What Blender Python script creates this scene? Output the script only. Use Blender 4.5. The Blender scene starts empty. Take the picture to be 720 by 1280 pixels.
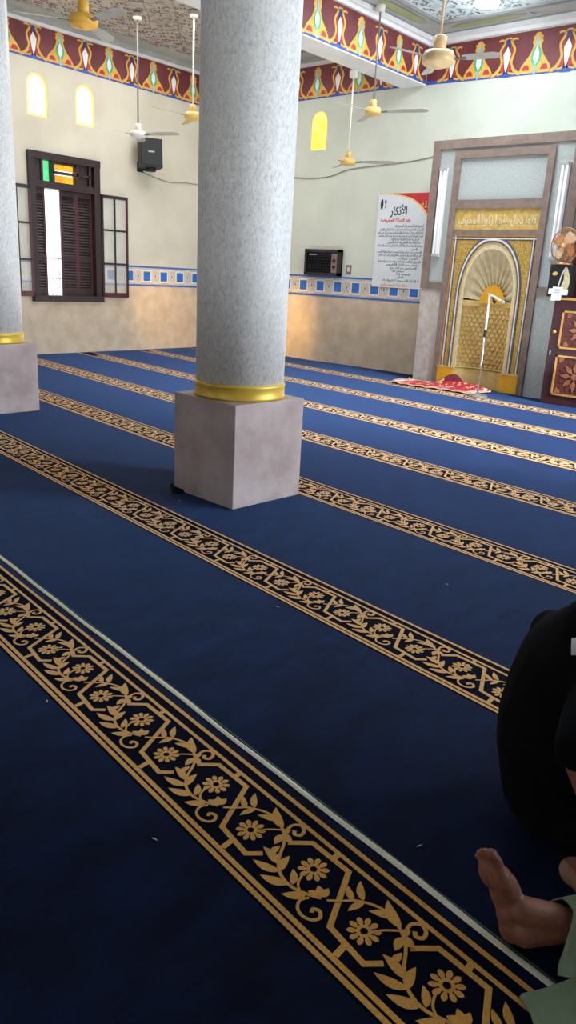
import bpy, bmesh, math, random
from mathutils import Vector, Matrix
random.seed(7)
SC = bpy.context.scene
COL = SC.collection
PI = math.pi
sin, cos = math.sin, math.cos

# ------------------------------------------------------------------ constants
XL, YQ = -10.85, 10.35           # left wall plane, front (qibla) wall plane
XR, YB = 3.4, -3.2               # right wall, back wall
ZC = 4.68                        # ceiling
CA = -0.134808                   # carpet rotation
CZ = 0.012                       # carpet top
HCAM = 1.4

# ------------------------------------------------------------------ materials
def new_mat(name):
    m = bpy.data.materials.new(name); m.use_nodes = True
    nt = m.node_tree
    return m, nt, nt.nodes['Principled BSDF']

def srgb(r, g, b):
    f = lambda c: (c/255/12.92) if c/255 <= .04045 else ((c/255+.055)/1.055)**2.4
    return (f(r), f(g), f(b), 1)

def ramp(nt, fac, stops, interp='LINEAR'):
    r = nt.nodes.new('ShaderNodeValToRGB'); r.color_ramp.interpolation = interp
    el = r.color_ramp.elements
    while len(el) < len(stops): el.new(.5)
    for e, (p, c) in zip(el, stops): e.position = p; e.color = c
    nt.links.new(fac, r.inputs[0]); return r.outputs[0]

def noise(nt, scale, detail=4, rough=.6, vec=None, mapscale=None):
    n = nt.nodes.new('ShaderNodeTexNoise'); n.inputs['Scale'].default_value = scale
    n.inputs['Detail'].default_value = detail; n.inputs['Roughness'].default_value = rough
    tc = nt.nodes.new('ShaderNodeTexCoord')
    v = vec or tc.outputs['Object']
    if mapscale:
        mp = nt.nodes.new('ShaderNodeMapping'); mp.inputs['Scale'].default_value = mapscale
        nt.links.new(v, mp.inputs[0]); v = mp.outputs[0]
    nt.links.new(v, n.inputs['Vector'])
    return n.outputs['Fac']

def mixc(nt, fac, a, b, mode='MIX'):
    m = nt.nodes.new('ShaderNodeMix'); m.data_type = 'RGBA'; m.blend_type = mode
    def put(i, x):
        if isinstance(x, (tuple, list)): m.inputs[i].default_value = x
        else: nt.links.new(x, m.inputs[i])
    if isinstance(fac, (int, float)): m.inputs[0].default_value = fac
    else: nt.links.new(fac, m.inputs[0])
    put(6, a); put(7, b)
    return m.outputs[2]

def bump(nt, b, h, strength=.2, dist=.01):
    n = nt.nodes.new('ShaderNodeBump'); n.inputs['Strength'].default_value = strength
    n.inputs['Distance'].default_value = dist
    nt.links.new(h, n.inputs['Height']); nt.links.new(n.outputs[0], b.inputs['Normal'])

def mottled(name, c1, c2, scale=6, rough=.7, metal=0, detail=5, bmp=.15, sheen=0, bscale=None, mapscale=None, lo=.35, hi=.65):
    m, nt, b = new_mat(name)
    f = noise(nt, scale, detail, mapscale=mapscale)
    nt.links.new(ramp(nt, f, [(lo, c1), (hi, c2)]), b.inputs['Base Color'])
    b.inputs['Roughness'].default_value = rough; b.inputs['Metallic'].default_value = metal
    if sheen: b.inputs['Sheen Weight'].default_value = sheen
    if bmp: bump(nt, b, noise(nt, bscale or scale*4, 4), bmp)
    return m

def emis(name, c, s, c2=None, scale=8):
    m, nt, b = new_mat(name)
    b.inputs['Base Color'].default_value = c
    if c2:
        nt.links.new(ramp(nt, noise(nt, scale, 2), [(.4, c), (.62, c2)]), b.inputs['Emission Color'])
    else: b.inputs['Emission Color'].default_value = c
    b.inputs['Emission Strength'].default_value = s
    return m

M = {}
def build_materials():
    # walls
    M['wall_upper'] = mottled('cream_plaster', srgb(196, 190, 172), srgb(208, 202, 186), 1.3, .62, bmp=.12, bscale=30)
    M['wall_green'] = mottled('pale_green_plaster', srgb(190, 196, 184), srgb(204, 209, 198), 1.1, .55, bmp=.12, bscale=30)
    M['dado'] = mottled('beige_stone_dado', srgb(188, 168, 146), srgb(206, 190, 170), 5, .7, bmp=.2, bscale=60)
    M['white_trim'] = mottled('white_trim', srgb(225, 225, 225), srgb(236, 236, 238), 3, .5, bmp=0)
    M['grey_trim'] = mottled('grey_ceiling_border', srgb(165, 168, 166), srgb(182, 184, 182), 3, .5, bmp=0)
    M['grey_line'] = mottled('grey_line', srgb(132, 138, 146), srgb(150, 155, 160), 3, .5, bmp=0)
    M['olive'] = mottled('olive_panel', srgb(150, 160, 110), srgb(168, 176, 128), 4, .5, bmp=0)
    # column stone : fine light grey-blue flecks
    m, nt, b = new_mat('fleck_marble')
    f1 = noise(nt, 60, 7, .8, mapscale=(1, 1, .55)); f2 = noise(nt, 130, 3, .6); f3 = noise(nt, 2.2, 3)
    c = ramp(nt, f1, [(.34, srgb(176, 178, 180)), (.46, srgb(226, 227, 228)), (.60, srgb(248, 248, 248))])
    c = mixc(nt, ramp(nt, f2, [(.56, (0, 0, 0, 1)), (.68, (1, 1, 1, 1))]), c, srgb(190, 193, 197))
    c = mixc(nt, ramp(nt, f3, [(.4, (0, 0, 0, 1)), (.65, (.3, .3, .3, 1))]), c, srgb(214, 214, 216))
    nt.links.new(c, b.inputs['Base Color']); b.inputs['Roughness'].default_value = .5
    bump(nt, b, f1, .12, .004)
    M['marble'] = m
    M['marble_panel'] = mottled('grey_blue_marble_panel', srgb(150, 158, 158), srgb(184, 190, 188), 60, .4, bmp=.05, detail=8)
    M['base_stone'] = mottled('mauve_grey_stone', srgb(172, 152, 150), srgb(198, 182, 182), 4, .6, bmp=.2, bscale=50)
    M['gold_band'] = mottled('polished_gold_band', srgb(214, 172, 52), srgb(240, 204, 90), 3, .42, .35, bmp=0)
    # carpets
    m, nt, b = new_mat('navy_pile')
    f1 = noise(nt, 1.5, 6, .6); f2 = noise(nt, 9, 5, .65, mapscale=(1, .45, 1)); f3 = noise(nt, 420, 2, .5)
    c = ramp(nt, f1, [(.36, (.0006, .0022, .014, 1)), (.64, (.0022, .0075, .036, 1))])
    c = mixc(nt, ramp(nt, f2, [(.42, (0, 0, 0, 1)), (.68, (.8, .8, .8, 1))]), c, (.0036, .0135, .062, 1))
    nt.links.new(c, b.inputs['Base Color']); b.inputs['Roughness'].default_value = .85
    b.inputs['Specular IOR Level'].default_value = .12; b.inputs['Sheen Weight'].default_value = .50; b.inputs['Sheen Roughness'].default_value = .20
    b.inputs['Sheen Tint'].default_value = (.20, .40, .95, 1)
    bump(nt, b, mixc(nt, .5, f2, f3), .5, .012)
    M['navy'] = m
    m, nt, b = new_mat('navy_edge'); b.inputs['Specular IOR Level'].default_value = .1; b.inputs['Base Color'].default_value = (.004, .007, .02, 1); b.inputs['Roughness'].default_value = .95
    f = noise(nt, 40, 3); nt.links.new(ramp(nt, f, [(.3, (.0008, .0018, .009, 1)), (.7, (.0016, .004, .018, 1))]), b.inputs['Base Color'])
    M['navy_edge'] = m
    M['tuft'] = mottled('gold_tuft', (.66, .29, .022, 1), (.84, .41, .045, 1), 160, .9, bmp=.4, sheen=.5, bscale=300)
    M['binding'] = mottled('cream_binding', srgb(238, 228, 196), srgb(255, 250, 232), 60, .9, bmp=.4, bscale=200)
    M['binding_green'] = mottled('teal_thread', srgb(50, 78, 78), srgb(84, 108, 96), 80, .9, bmp=.2)
    M['floor'] = mottled('dark_screed', srgb(34, 36, 44), srgb(52, 54, 60), 3, .9)
    # frieze
    M['f_red'] = mottled('frieze_maroon', srgb(98, 38, 44), srgb(118, 54, 60), 3, .6, bmp=0)
    M['f_gold'] = mottled('frieze_ochre', srgb(206, 156, 60), srgb(224, 178, 86), 9, .6, bmp=0)
    M['f_blue'] = mottled('frieze_blue', srgb(40, 74, 160), srgb(56, 92, 176), 9, .6, bmp=0)
    M['f_navy'] = mottled('frieze_navy', srgb(40, 48, 120), srgb(52, 62, 134), 9, .6, bmp=0)
    M['f_green'] = mottled('frieze_green', srgb(54, 160, 110), srgb(78, 184, 132), 9, .6, bmp=0)
    M['f_white'] = mottled('frieze_white', srgb(222, 226, 232), srgb(236, 238, 240), 9, .6, bmp=0)
    M['f_sky'] = mottled('frieze_sky', srgb(120, 176, 190), srgb(144, 196, 206), 9, .6, bmp=0)
    M['f_brick'] = mottled('frieze_brick', srgb(168, 44, 38), srgb(186, 62, 50), 9, .6, bmp=0)
    # tile border
    M['t_blue'] = mottled('tile_blue', srgb(34, 96, 178), srgb(48, 112, 194), 20, .3, bmp=0)
    M['t_cream'] = mottled('tile_cream', srgb(206, 200, 186), srgb(218, 212, 200), 20, .35, bmp=0)
    M['t_white'] = mottled('tile_white', srgb(226, 226, 222), srgb(236, 236, 232), 20, .3, bmp=0)
    M['t_brown'] = mottled('tile_brown', srgb(150, 122, 104), srgb(172, 146, 128), 20, .4, bmp=0)
    # wood
    M['dark_wood'] = mottled('dark_brown_wood', srgb(34, 22, 24), srgb(50, 32, 34), 5, .42, bmp=.1, mapscale=(1, 1, .12))
    M['red_wood'] = mottled('burgundy_wood', srgb(58, 24, 30), srgb(78, 34, 40), 5, .4, bmp=.1, mapscale=(1, 1, .12))
    M['carved'] = mottled('carved_maroon', srgb(84, 36, 38), srgb(112, 54, 48), 30, .5, bmp=.5)
    M['relief_brown'] = mottled('bronze_brown_relief', srgb(138, 84, 58), srgb(166, 108, 74), 20, .5, bmp=.1)
    M['wood_gold'] = mottled('gold_moulding', srgb(206, 150, 74), srgb(230, 178, 100), 20, .35, .4, bmp=0)
    M['brown_frame'] = mottled('brown_stone_frame', srgb(114, 98, 90), srgb(134, 116, 106), 10, .55, bmp=.15)
    M['pale_panel'] = mottled('pale_stone_panel', srgb(170, 160, 152), srgb(194, 186, 180), 9, .5, bmp=.1)
    M['m_gold'] = mottled('mihrab_gold', srgb(188, 154, 76), srgb(216, 186, 112), 16, .45, .15, bmp=.2)
    M['m_orange'] = mottled('mihrab_amber', srgb(222, 158, 28), srgb(240, 182, 50), 6, .35, .2, bmp=0)
    M['m_cream'] = mottled('mihrab_cream', srgb(196, 182, 142), srgb(220, 206, 170), 14, .5, bmp=.1)
    M['m_back'] = mottled('mihrab_niche_tan', srgb(196, 160, 88), srgb(222, 192, 128), 7, .5, 0, bmp=.1)
    M['m_white'] = mottled('mihrab_white_line', srgb(196, 192, 194), srgb(222, 218, 220), 20, .4, bmp=0)
    M['m_dark'] = mottled('mihrab_dark_line', srgb(74, 72, 80), srgb(100, 98, 104), 20, .4, bmp=0)
    # spandrel filigree
    m, nt, b = new_mat('gold_filigree')
    v = nt.nodes.new('ShaderNodeTexVoronoi'); v.feature = 'DISTANCE_TO_EDGE'; v.inputs['Scale'].default_value = 44
    tc = nt.nodes.new('ShaderNodeTexCoord'); nt.links.new(tc.outputs['Object'], v.inputs['Vector'])
    nt.links.new(ramp(nt, v.outputs['Distance'], [(.05, srgb(208, 174, 88)), (.24, srgb(150, 118, 58))]), b.inputs['Base Color'])
    b.inputs['Roughness'].default_value = .4; b.inputs['Metallic'].default_value = .3
    bump(nt, b, v.outputs['Distance'], .5, .01); M['filigree'] = m
    # misc
    M['black_plastic'] = mottled('black_plastic', srgb(10, 14, 15), srgb(18, 22, 23), 20, .5, bmp=.05)
    M['grille'] = mottled('speaker_grille', srgb(16, 24, 25), srgb(28, 38, 38), 150, .6, bmp=.5, bscale=260)
    M['grey_plastic'] = mottled('grey_plastic', srgb(150, 152, 154), srgb(170, 172, 174), 20, .5, bmp=0)
    M['white_enamel'] = mottled('white_enamel', srgb(216, 214, 206), srgb(230, 228, 222), 10, .35, bmp=0)
    M['cream_enamel'] = mottled('cream_enamel', srgb(220, 190, 136), srgb(236, 206, 156), 6, .35, bmp=0)
    M['tan_enamel'] = mottled('tan_enamel', srgb(206, 168, 92), srgb(222, 186, 112), 6, .4, bmp=0)
    M['amber_enamel'] = mottled('amber_enamel', srgb(240, 176, 52), srgb(250, 196, 84), 6, .4, bmp=0)
    M['blade'] = mottled('fan_blade_grey', srgb(168, 166, 160), srgb(186, 184, 178), 6, .4, bmp=0)
    M['rod_dark'] = mottled('grey_rod', srgb(110, 108, 104), srgb(130, 128, 124), 8, .4, .3, bmp=0)
    M['chrome'] = mottled('chrome', srgb(200, 202, 206), srgb(220, 222, 226), 8, .25, .85, bmp=0)
    M['tube_glass'] = emis('fluorescent_glass', srgb(228, 232, 246), .35)
    M['brass'] = mottled('brass_fan', srgb(170, 108, 66), srgb(214, 158, 104), 8, .3, .5, bmp=0)
    M['peach'] = mottled('peach_blade', srgb(226, 190, 150), srgb(240, 208, 172), 8, .35, bmp=0)
    M['paper'] = mottled('white_paper', srgb(224, 224, 232), srgb(238, 238, 244), 8, .8, bmp=0)
    M['ink'] = mottled('grey_ink', srgb(92, 96, 108), srgb(104, 108, 120), 8, .8, bmp=0)
    M['ink_dark'] = mottled('dark_ink', srgb(38, 36, 62), srgb(44, 42, 70), 8, .8, bmp=0)
    M['ink_red'] = mottled('red_ink', srgb(196, 50, 60), srgb(206, 62, 70), 8, .8, bmp=0)
    M['ink_orange'] = mottled('orange_ink', srgb(222, 140, 72), srgb(230, 152, 84), 8, .8, bmp=0)
    M['poster_white'] = mottled('poster_vinyl', srgb(206, 212, 220), srgb(218, 223, 229), 2, .45, bmp=0)
    M['poster_red'] = mottled('poster_crimson', srgb(178, 34, 50), srgb(200, 48, 60), 5, .45, bmp=0)
    M['poster_yellow'] = mottled('poster_yellow', srgb(232, 190, 96), srgb(240, 204, 120), 5, .45, bmp=0)
    M['cable'] = mottled('grey_cable', srgb(120, 118, 112), srgb(140, 138, 132), 8, .6, bmp=0)
    M['glass_hot'] = emis('sunlit_glass', (1, .90, .55, 1), 3.2)
    M['glass_edge'] = emis('amber_glass_edge', (1, .50, .09, 1), 1.3)
    M['glass_yellow'] = emis('yellow_glass', (1, .84, .02, 1), 1.1, (1, .92, .22, 1), 4)
    M['glass_green'] = emis('green_glass', (.10, .62, .22, 1), .7, (.16, .75, .32, 1), 12)
    M['glass_amber'] = emis('amber_glass', (.95, .42, .02, 1), .9, (.35, .10, .01, 1), 5)
    m, nt, b = new_mat('casement_glass'); b.inputs['Base Color'].default_value = (.85, .88, .86, 1)
    b.inputs['Transmission Weight'].default_value = .0; b.inputs['Alpha'].default_value = .22; b.inputs['Roughness'].default_value = .08
    nt.links.new(ramp(nt, noise(nt, 5), [(.3, (.7, .72, .68, 1)), (.7, (.85, .86, .82, 1))]), b.inputs['Base Color'])
    M['glass'] = m
    M['lamp'] = emis('lamp_lens', (.80, .92, 1, 1), 14)
    # rug
    m, nt, b = new_mat('red_prayer_rug')
    w = noise(nt, 16, 3); nt.links.new(ramp(nt, w, [(.40, srgb(150, 18, 32)), (.55, srgb(178, 44, 52)), (.63, srgb(214, 176, 150))], 'EASE'), b.inputs['Base Color'])
    b.inputs['Roughness'].default_value = .9; M['rug_red'] = m
    M['rug_cream'] = mottled('rug_cream_border', srgb(206, 176, 150), srgb(226, 204, 184), 22, .9)
    M['rug_dark'] = mottled('rug_maroon_back', srgb(84, 10, 28), srgb(108, 18, 38), 12, .9)
    # people
    m, nt, b = new_mat('warm_brown_skin')
    nt.links.new(ramp(nt, noise(nt, 14, 4), [(.3, srgb(134, 84, 66)), (.7, srgb(164, 108, 88))]), b.inputs['Base Color'])
    b.inputs['Roughness'].default_value = .5; b.inputs['Subsurface Weight'].default_value = .08
    b.inputs['Subsurface Radius'].default_value = (.02, .008, .004); M['skin'] = m
    M['sole'] = mottled('pale_sole_skin', srgb(176, 124, 104), srgb(204, 152, 132), 14, .55, bmp=.1)
    M['nail'] = mottled('toe_nail', srgb(176, 122, 104), srgb(190, 136, 116), 14, .35, bmp=0)
    M['black_cloth'] = mottled('black_cloth', (.0012, .0014, .0022, 1), (.003, .0034, .005, 1), 12, .95, bmp=.15, bscale=14)
    M['black_cloth'].node_tree.nodes['Principled BSDF'].inputs['Specular IOR Level'].default_value = .15
    M['green_cloth'] = mottled('sage_cloth', srgb(128, 144, 116), srgb(146, 162, 134), 9, .85, bmp=.2, bscale=160)
    M['hair'] = mottled('black_hair', (.006, .005, .005, 1), (.014, .012, .011, 1), 60, .6, bmp=.5)
    M['eye'] = mottled('eye_white', srgb(220, 216, 208), srgb(228, 224, 216), 10, .3, bmp=0)
    M['iris'] = mottled('dark_iris', srgb(30, 18, 12), srgb(38, 24, 16), 10, .3, bmp=0)
    M['lip'] = mottled('lip', srgb(136, 78, 68), srgb(148, 88, 76), 10, .5, bmp=0)
    # ceilings
    def ceil(name, base1, base2, dash, dash2, sc):
        m, nt, b = new_mat(name)
        tc = nt.nodes.new('ShaderNodeTexCoord')
        mp = nt.nodes.new('ShaderNodeMapping'); mp.inputs['Rotation'].default_value = (0, 0, PI/4); mp.inputs['Scale'].default_value = (sc, sc, sc)
        nt.links.new(tc.outputs['Object'], mp.inputs[0])
        c = ramp(nt, noise(nt, 3, 3), [(.35, base1), (.65, base2)])
        for rot, col, size in ((0, dash, 1.0), (PI/2, dash2, 1.0), (PI/4, dash, .72)):
            mq = nt.nodes.new('ShaderNodeMapping'); mq.inputs['Rotation'].default_value = (0, 0, rot+.02)
            mq.inputs['Location'].default_value = (rot*.37, rot*.21, 0)
            nt.links.new(mp.outputs[0], mq.inputs[0])
            v = nt.nodes.new('ShaderNodeTexVoronoi'); v.distance = 'CHEBYCHEV'; v.inputs['Scale'].default_value = size
            v.inputs['Randomness'].default_value = .42
            sx = nt.nodes.new('ShaderNodeMapping'); sx.inputs['Scale'].default_value = (.75, 2.1, 0.0)
            nt.links.new(mq.outputs[0], sx.inputs[0]); nt.links.new(sx.outputs[0], v.inputs['Vector'])
            f = ramp(nt, v.outputs['Distance'], [(.17, (1, 1, 1, 1)), (.25, (0, 0, 0, 1))])
            c = mixc(nt, f, c, col)
        v = nt.nodes.new('ShaderNodeTexVoronoi'); v.feature = 'DISTANCE_TO_EDGE'; v.inputs['Scale'].default_value = .33
        v.inputs['Randomness'].default_value = .15
        nt.links.new(mp.outputs[0], v.inputs['Vector'])
        f = ramp(nt, v.outputs['Distance'], [(.012, (.7, .7, .7, 1)), (.035, (0, 0, 0, 1))])
        c = mixc(nt, f, c, dash2)
        nt.links.new(c, b.inputs['Base Color']); b.inputs['Roughness'].default_value = .45
        return m
    M['ceil_left'] = ceil('patterned_ceiling_tan', srgb(172, 168, 162), srgb(196, 192, 186), srgb(84, 68, 66), srgb(122, 94, 84), 8)
    M['ceil_right'] = ceil('patterned_ceiling_blue', srgb(196, 214, 224), srgb(222, 234, 240), srgb(96, 108, 122), srgb(136, 132, 138), 8)
build_materials()

# ------------------------------------------------------------------ mesh builder
class MB:
    def __init__(s): s.v = []; s.f = []; s.mi = []; s.mats = []; s.smooth = []
    def mat(s, m):
        if m not in s.mats: s.mats.append(m)
        return s.mats.index(m)
    def add(s, vs, fs, m, smooth=False, mtx=None):
        o = len(s.v); i = s.mat(m)
        for p in vs: s.v.append(tuple(mtx @ Vector(p)) if mtx is not None else tuple(p))
        for f in fs: s.f.append([o+k for k in f]); s.mi.append(i); s.smooth.append(smooth)
    def box(s, x0, x1, y0, y1, z0, z1, m, mtx=None, bev=0):
        if x0 > x1: x0, x1 = x1, x0
        if y0 > y1: y0, y1 = y1, y0
        if z0 > z1: z0, z1 = z1, z0
        if bev > 0:
            bm = bmesh.new(); bmesh.ops.create_cube(bm, size=1)
            for v in bm.verts: v.co = Vector(((x0+x1)/2+v.co.x*(x1-x0), (y0+y1)/2+v.co.y*(y1-y0), (z0+z1)/2+v.co.z*(z1-z0)))
            bmesh.ops.bevel(bm, geom=list(bm.edges), offset=bev, segments=2, affect='EDGES', profile=.5)
            bm.verts.ensure_lookup_table()
            s.add([v.co.copy() for v in bm.verts], [[v.index for v in f.verts] for f in bm.faces], m, False, mtx); bm.free(); return
        vs = [(x0,y0,z0),(x1,y0,z0),(x1,y1,z0),(x0,y1,z0),(x0,y0,z1),(x1,y0,z1),(x1,y1,z1),(x0,y1,z1)]
        s.add(vs, [(0,3,2,1),(4,5,6,7),(0,1,5,4),(1,2,6,5),(2,3,7,6),(3,0,4,7)], m, False, mtx)
    def lathe(s, prof, m, n=32, mtx=None, smooth=True):
        vs = []; fs = []
        for r, z in prof:
            for k in range(n): vs.append((r*cos(2*PI*k/n), r*sin(2*PI*k/n), z))
        for i in range(len(prof)-1):
            for k in range(n):
                a = i*n+k; b = i*n+(k+1) % n
                fs.append((a, b, b+n, a+n))
        fs.append(list(range(n))[::-1]); fs.append([(len(prof)-1)*n+k for k in range(n)])
        s.add(vs, fs, m, smooth, mtx)
    def tube(s, pts, r, m, n=8, mtx=None):
        pts = [Vector(p) for p in pts]; vs = []; fs = []
        rr = r if isinstance(r, (list, tuple)) else [r]*len(pts)
        up = Vector((0, 0, 1)); t0 = (pts[1]-pts[0]).normalized()
        if abs(t0.dot(up)) > .95: up = Vector((1, 0, 0))
        u = t0.cross(up).normalized()
        for i, p in enumerate(pts):
            t = (pts[min(i+1, len(pts)-1)]-pts[max(i-1, 0)]).normalized()
            u = (u - t*u.dot(t)).normalized(); w = t.cross(u)
            for k in range(n):
                a = 2*PI*k/n; vs.append(p+(u*cos(a)+w*sin(a))*rr[i])
        for i in range(len(pts)-1):
            for k in range(n):
                a = i*n+k; b = i*n+(k+1) % n; fs.append((a, b, b+n, a+n))
        fs.append(list(range(n))[::-1]); fs.append([(len(pts)-1)*n+k for k in range(n)])
        s.add(vs, fs, m, True, mtx)
    def prism(s, poly, d0, d1, m, frame):
        """poly 2D (u,v); frame(u,v,w)->3D ; extruded w from d0 to d1"""
        n = len(poly)
        vs = [frame(u, v, d0) for u, v in poly]+[frame(u, v, d1) for u, v in poly]
        fs = [list(range(n)), list(range(n, 2*n))[::-1]]+[(k, n+k, n+(k+1) % n, (k+1) % n) for k in range(n)]
        s.add(vs, fs, m)
    def flat(s, poly, w, m, frame):
        s.add([frame(u, v, w) for u, v in poly], [list(range(len(poly)))], m)
    def stroke(s, pts, width, w, m, frame, closed=False, w2=None):
        n = len(pts); L = []; R = []
        for i, (x, y) in enumerate(pts):
            if closed: a = pts[i-1]; b = pts[(i+1) % n]
            else: a = pts[max(i-1, 0)]; b = pts[min(i+1, n-1)]
            d1 = Vector((x-a[0], y-a[1])); d2 = Vector((b[0]-x, b[1]-y))
            if d1.length < 1e-9: d1 = d2
            if d2.length < 1e-9: d2 = d1
            d1.normalize(); d2.normalize(); t = (d1+d2)
            if t.length < 1e-6: t = d1
            t.normalize(); nn = Vector((-t.y, t.x))
            k = 1/max(.45, abs(nn.dot(Vector((-d1.y, d1.x)))))
            ww = width if w2 is None else width+(w2-width)*i/max(1, n-1)
            L.append((x+nn.x*ww/2*k, y+nn.y*ww/2*k)); R.append((x-nn.x*ww/2*k, y-nn.y*ww/2*k))
        vs = [frame(u, v, w) for u, v in L]+[frame(u, v, w) for u, v in R]
        fs = [(n+i, n+i+1, i+1, i) for i in range(n-1)]
        if closed: fs.append((2*n-1, n, 0, n-1))
        s.add(vs, fs, m)
    def build(s, name, parent=None, loc=None, rot=None, kind=None, flip=False):
        me = bpy.data.meshes.new(name); me.from_pydata(s.v, [], s.f); me.update()
        for m in s.mats: me.materials.append(m)
        for p, i, sm in zip(me.polygons, s.mi, s.smooth): p.material_index = i; p.use_smooth = sm
        o = bpy.data.objects.new(name, me); COL.objects.link(o)
        if loc is not None: o.location = loc
        if rot is not None: o.rotation_euler = rot
        if parent: o.parent = parent
        if kind: o['kind'] = kind
        return o

def fixn(o):
    bm = bmesh.new(); bm.from_mesh(o.data); bmesh.ops.recalc_face_normals(bm, faces=bm.faces); bm.to_mesh(o.data); bm.free(); return o

def thing(name, label, cat, loc=(0, 0, 0), rz=0, group=None):
    o = bpy.data.objects.new(name, None); COL.objects.link(o); o.location = loc; o.rotation_euler = (0, 0, rz)
    o.empty_display_size = .1
    return tag(o, label, cat, group)
def tag(o, label, cat, group=None):
    o['label'] = label; o['category'] = cat
    if group: o['group'] = group
    return o

def spline(pts, n=6):
    """catmull-rom through 2D/3D points"""
    P = [Vector(p) for p in pts]; out = []
    for i in range(len(P)-1):
        p0 = P[max(i-1, 0)]; p1 = P[i]; p2 = P[i+1]; p3 = P[min(i+2, len(P)-1)]
        for k in range(n):
            t = k/n
            out.append(.5*((2*p1)+(p2-p0)*t+(2*p0-5*p1+4*p2-p3)*t*t+(3*p1-p0-3*p2+p3)*t**3))
    out.append(P[-1]); return [tuple(q) for q in out]

def ellipse(cx, cy, rx, ry, n=14, a0=0):
    return [(cx+rx*cos(a0+2*PI*k/n), cy+ry*sin(a0+2*PI*k/n)) for k in range(n)]

# wall frames:  (u along the wall, v up, w out of the wall into the room)
fr_left = lambda u, v, w: (XL+w, u, v)
fr_qibla = lambda u, v, w: (u, YQ-w, v)

# ------------------------------------------------------------------ ROOM SHELL
def wall_with_holes(name, frame, u0, u1, z0, z1, holes, m, depth=.25):
    """rectangular holes (ua,ub,za,zb); thickness goes behind the plane"""
    mb = MB(); us = sorted({u0, u1, *[h[0] for h in holes], *[h[1] for h in holes]})
    zs = sorted({z0, z1, *[h[2] for h in holes], *[h[3] for h in holes]})
    for a, b in zip(us, us[1:]):
        for c, d in zip(zs, zs[1:]):
            if any(h[0] <= a and b <= h[1] and h[2] <= c and d <= h[3] for h in holes): continue
            mb.prism([(a, c), (b, c), (b, d), (a, d)], -depth, 0, m, frame)
    return mb.build(name, kind='structure')

ZB0, ZB1 = 1.08, 1.41            # tile border
WIN = (6.50, 7.74, .84, 2.93)    # big window in the left wall
ARCH_L = [(6.72, 3.40, .33, .56), (7.53, 3.40, .33, .56)]     # arched lights y centre, z0, width, height
hl = [WIN]+[(a[0]-a[2]/2, a[0]+a[2]/2, a[1], a[1]+a[3]) for a in ARCH_L]
# left wall: one mesh, dado stone below, plaster above
def shell_wall(name, frame, u0, u1, holes, mu, flip=False):
    mb = MB()
    us = sorted({u0, u1, *[h[0] for h in holes], *[h[1] for h in holes]})
    zs = sorted({0, ZB0, ZC, *[h[2] for h in holes], *[h[3] for h in holes]})
    for a, b in zip(us, us[1:]):
        for c, d in zip(zs, zs[1:]):
            if any(h[0] <= a+1e-6 and b <= h[1]+1e-6 and h[2] <= c+1e-6 and d <= h[3]+1e-6 for h in holes): continue
            mb.prism([(a, c), (b, c), (b, d), (a, d)], -.25, 0, M['dado'] if d <= ZB0+1e-6 else mu, frame)
    return fixn(mb.build(name, kind='structure'))
shell_wall('wall_left', fr_left, YB, YQ, hl, M['wall_upper'])
ARCH_Q = (-8.56, 3.34, .32, .56)
hq = [(ARCH_Q[0]-ARCH_Q[2]/2, ARCH_Q[0]+ARCH_Q[2]/2, ARCH_Q[1], ARCH_Q[1]+ARCH_Q[3])]
shell_wall('wall_front', fr_qibla, XL, XR, hq, M['wall_green'])
fr_right = lambda u, v, w: (XR-w, u, v)
fr_back = lambda u, v, w: (u, YB+w, v)
RW = [(4.3, 5.7, .9, 2.6), (7.2, 8.8, .9, 2.6)]
shell_wall('wall_right', fr_right, YB, YQ, RW, M['wall_upper'])
shell_wall('wall_back', fr_back, XL, XR, [(-8.5, -7.1, .9, 2.6), (-3.2, -1.8, .9, 2.6)], M['wall_upper'])
mb = MB(); mb.box(XL-.25, XR+.25, YB-.25, YQ+.25, -.15, 0, M['floor']); mb.build('floor', kind='structure')

# ceiling: patterned field of each bay, one slab per bay
mb = MB(); mb.box(XL-.25, -7.0, YB-.25, YQ+.25, ZC, ZC+.15, M['ceil_left']); mb.box(-7.0, XR+.25, YB-.25, YQ+.25, ZC, ZC+.15, M['ceil_right'])
mb.build('ceiling', kind='structure')
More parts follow.
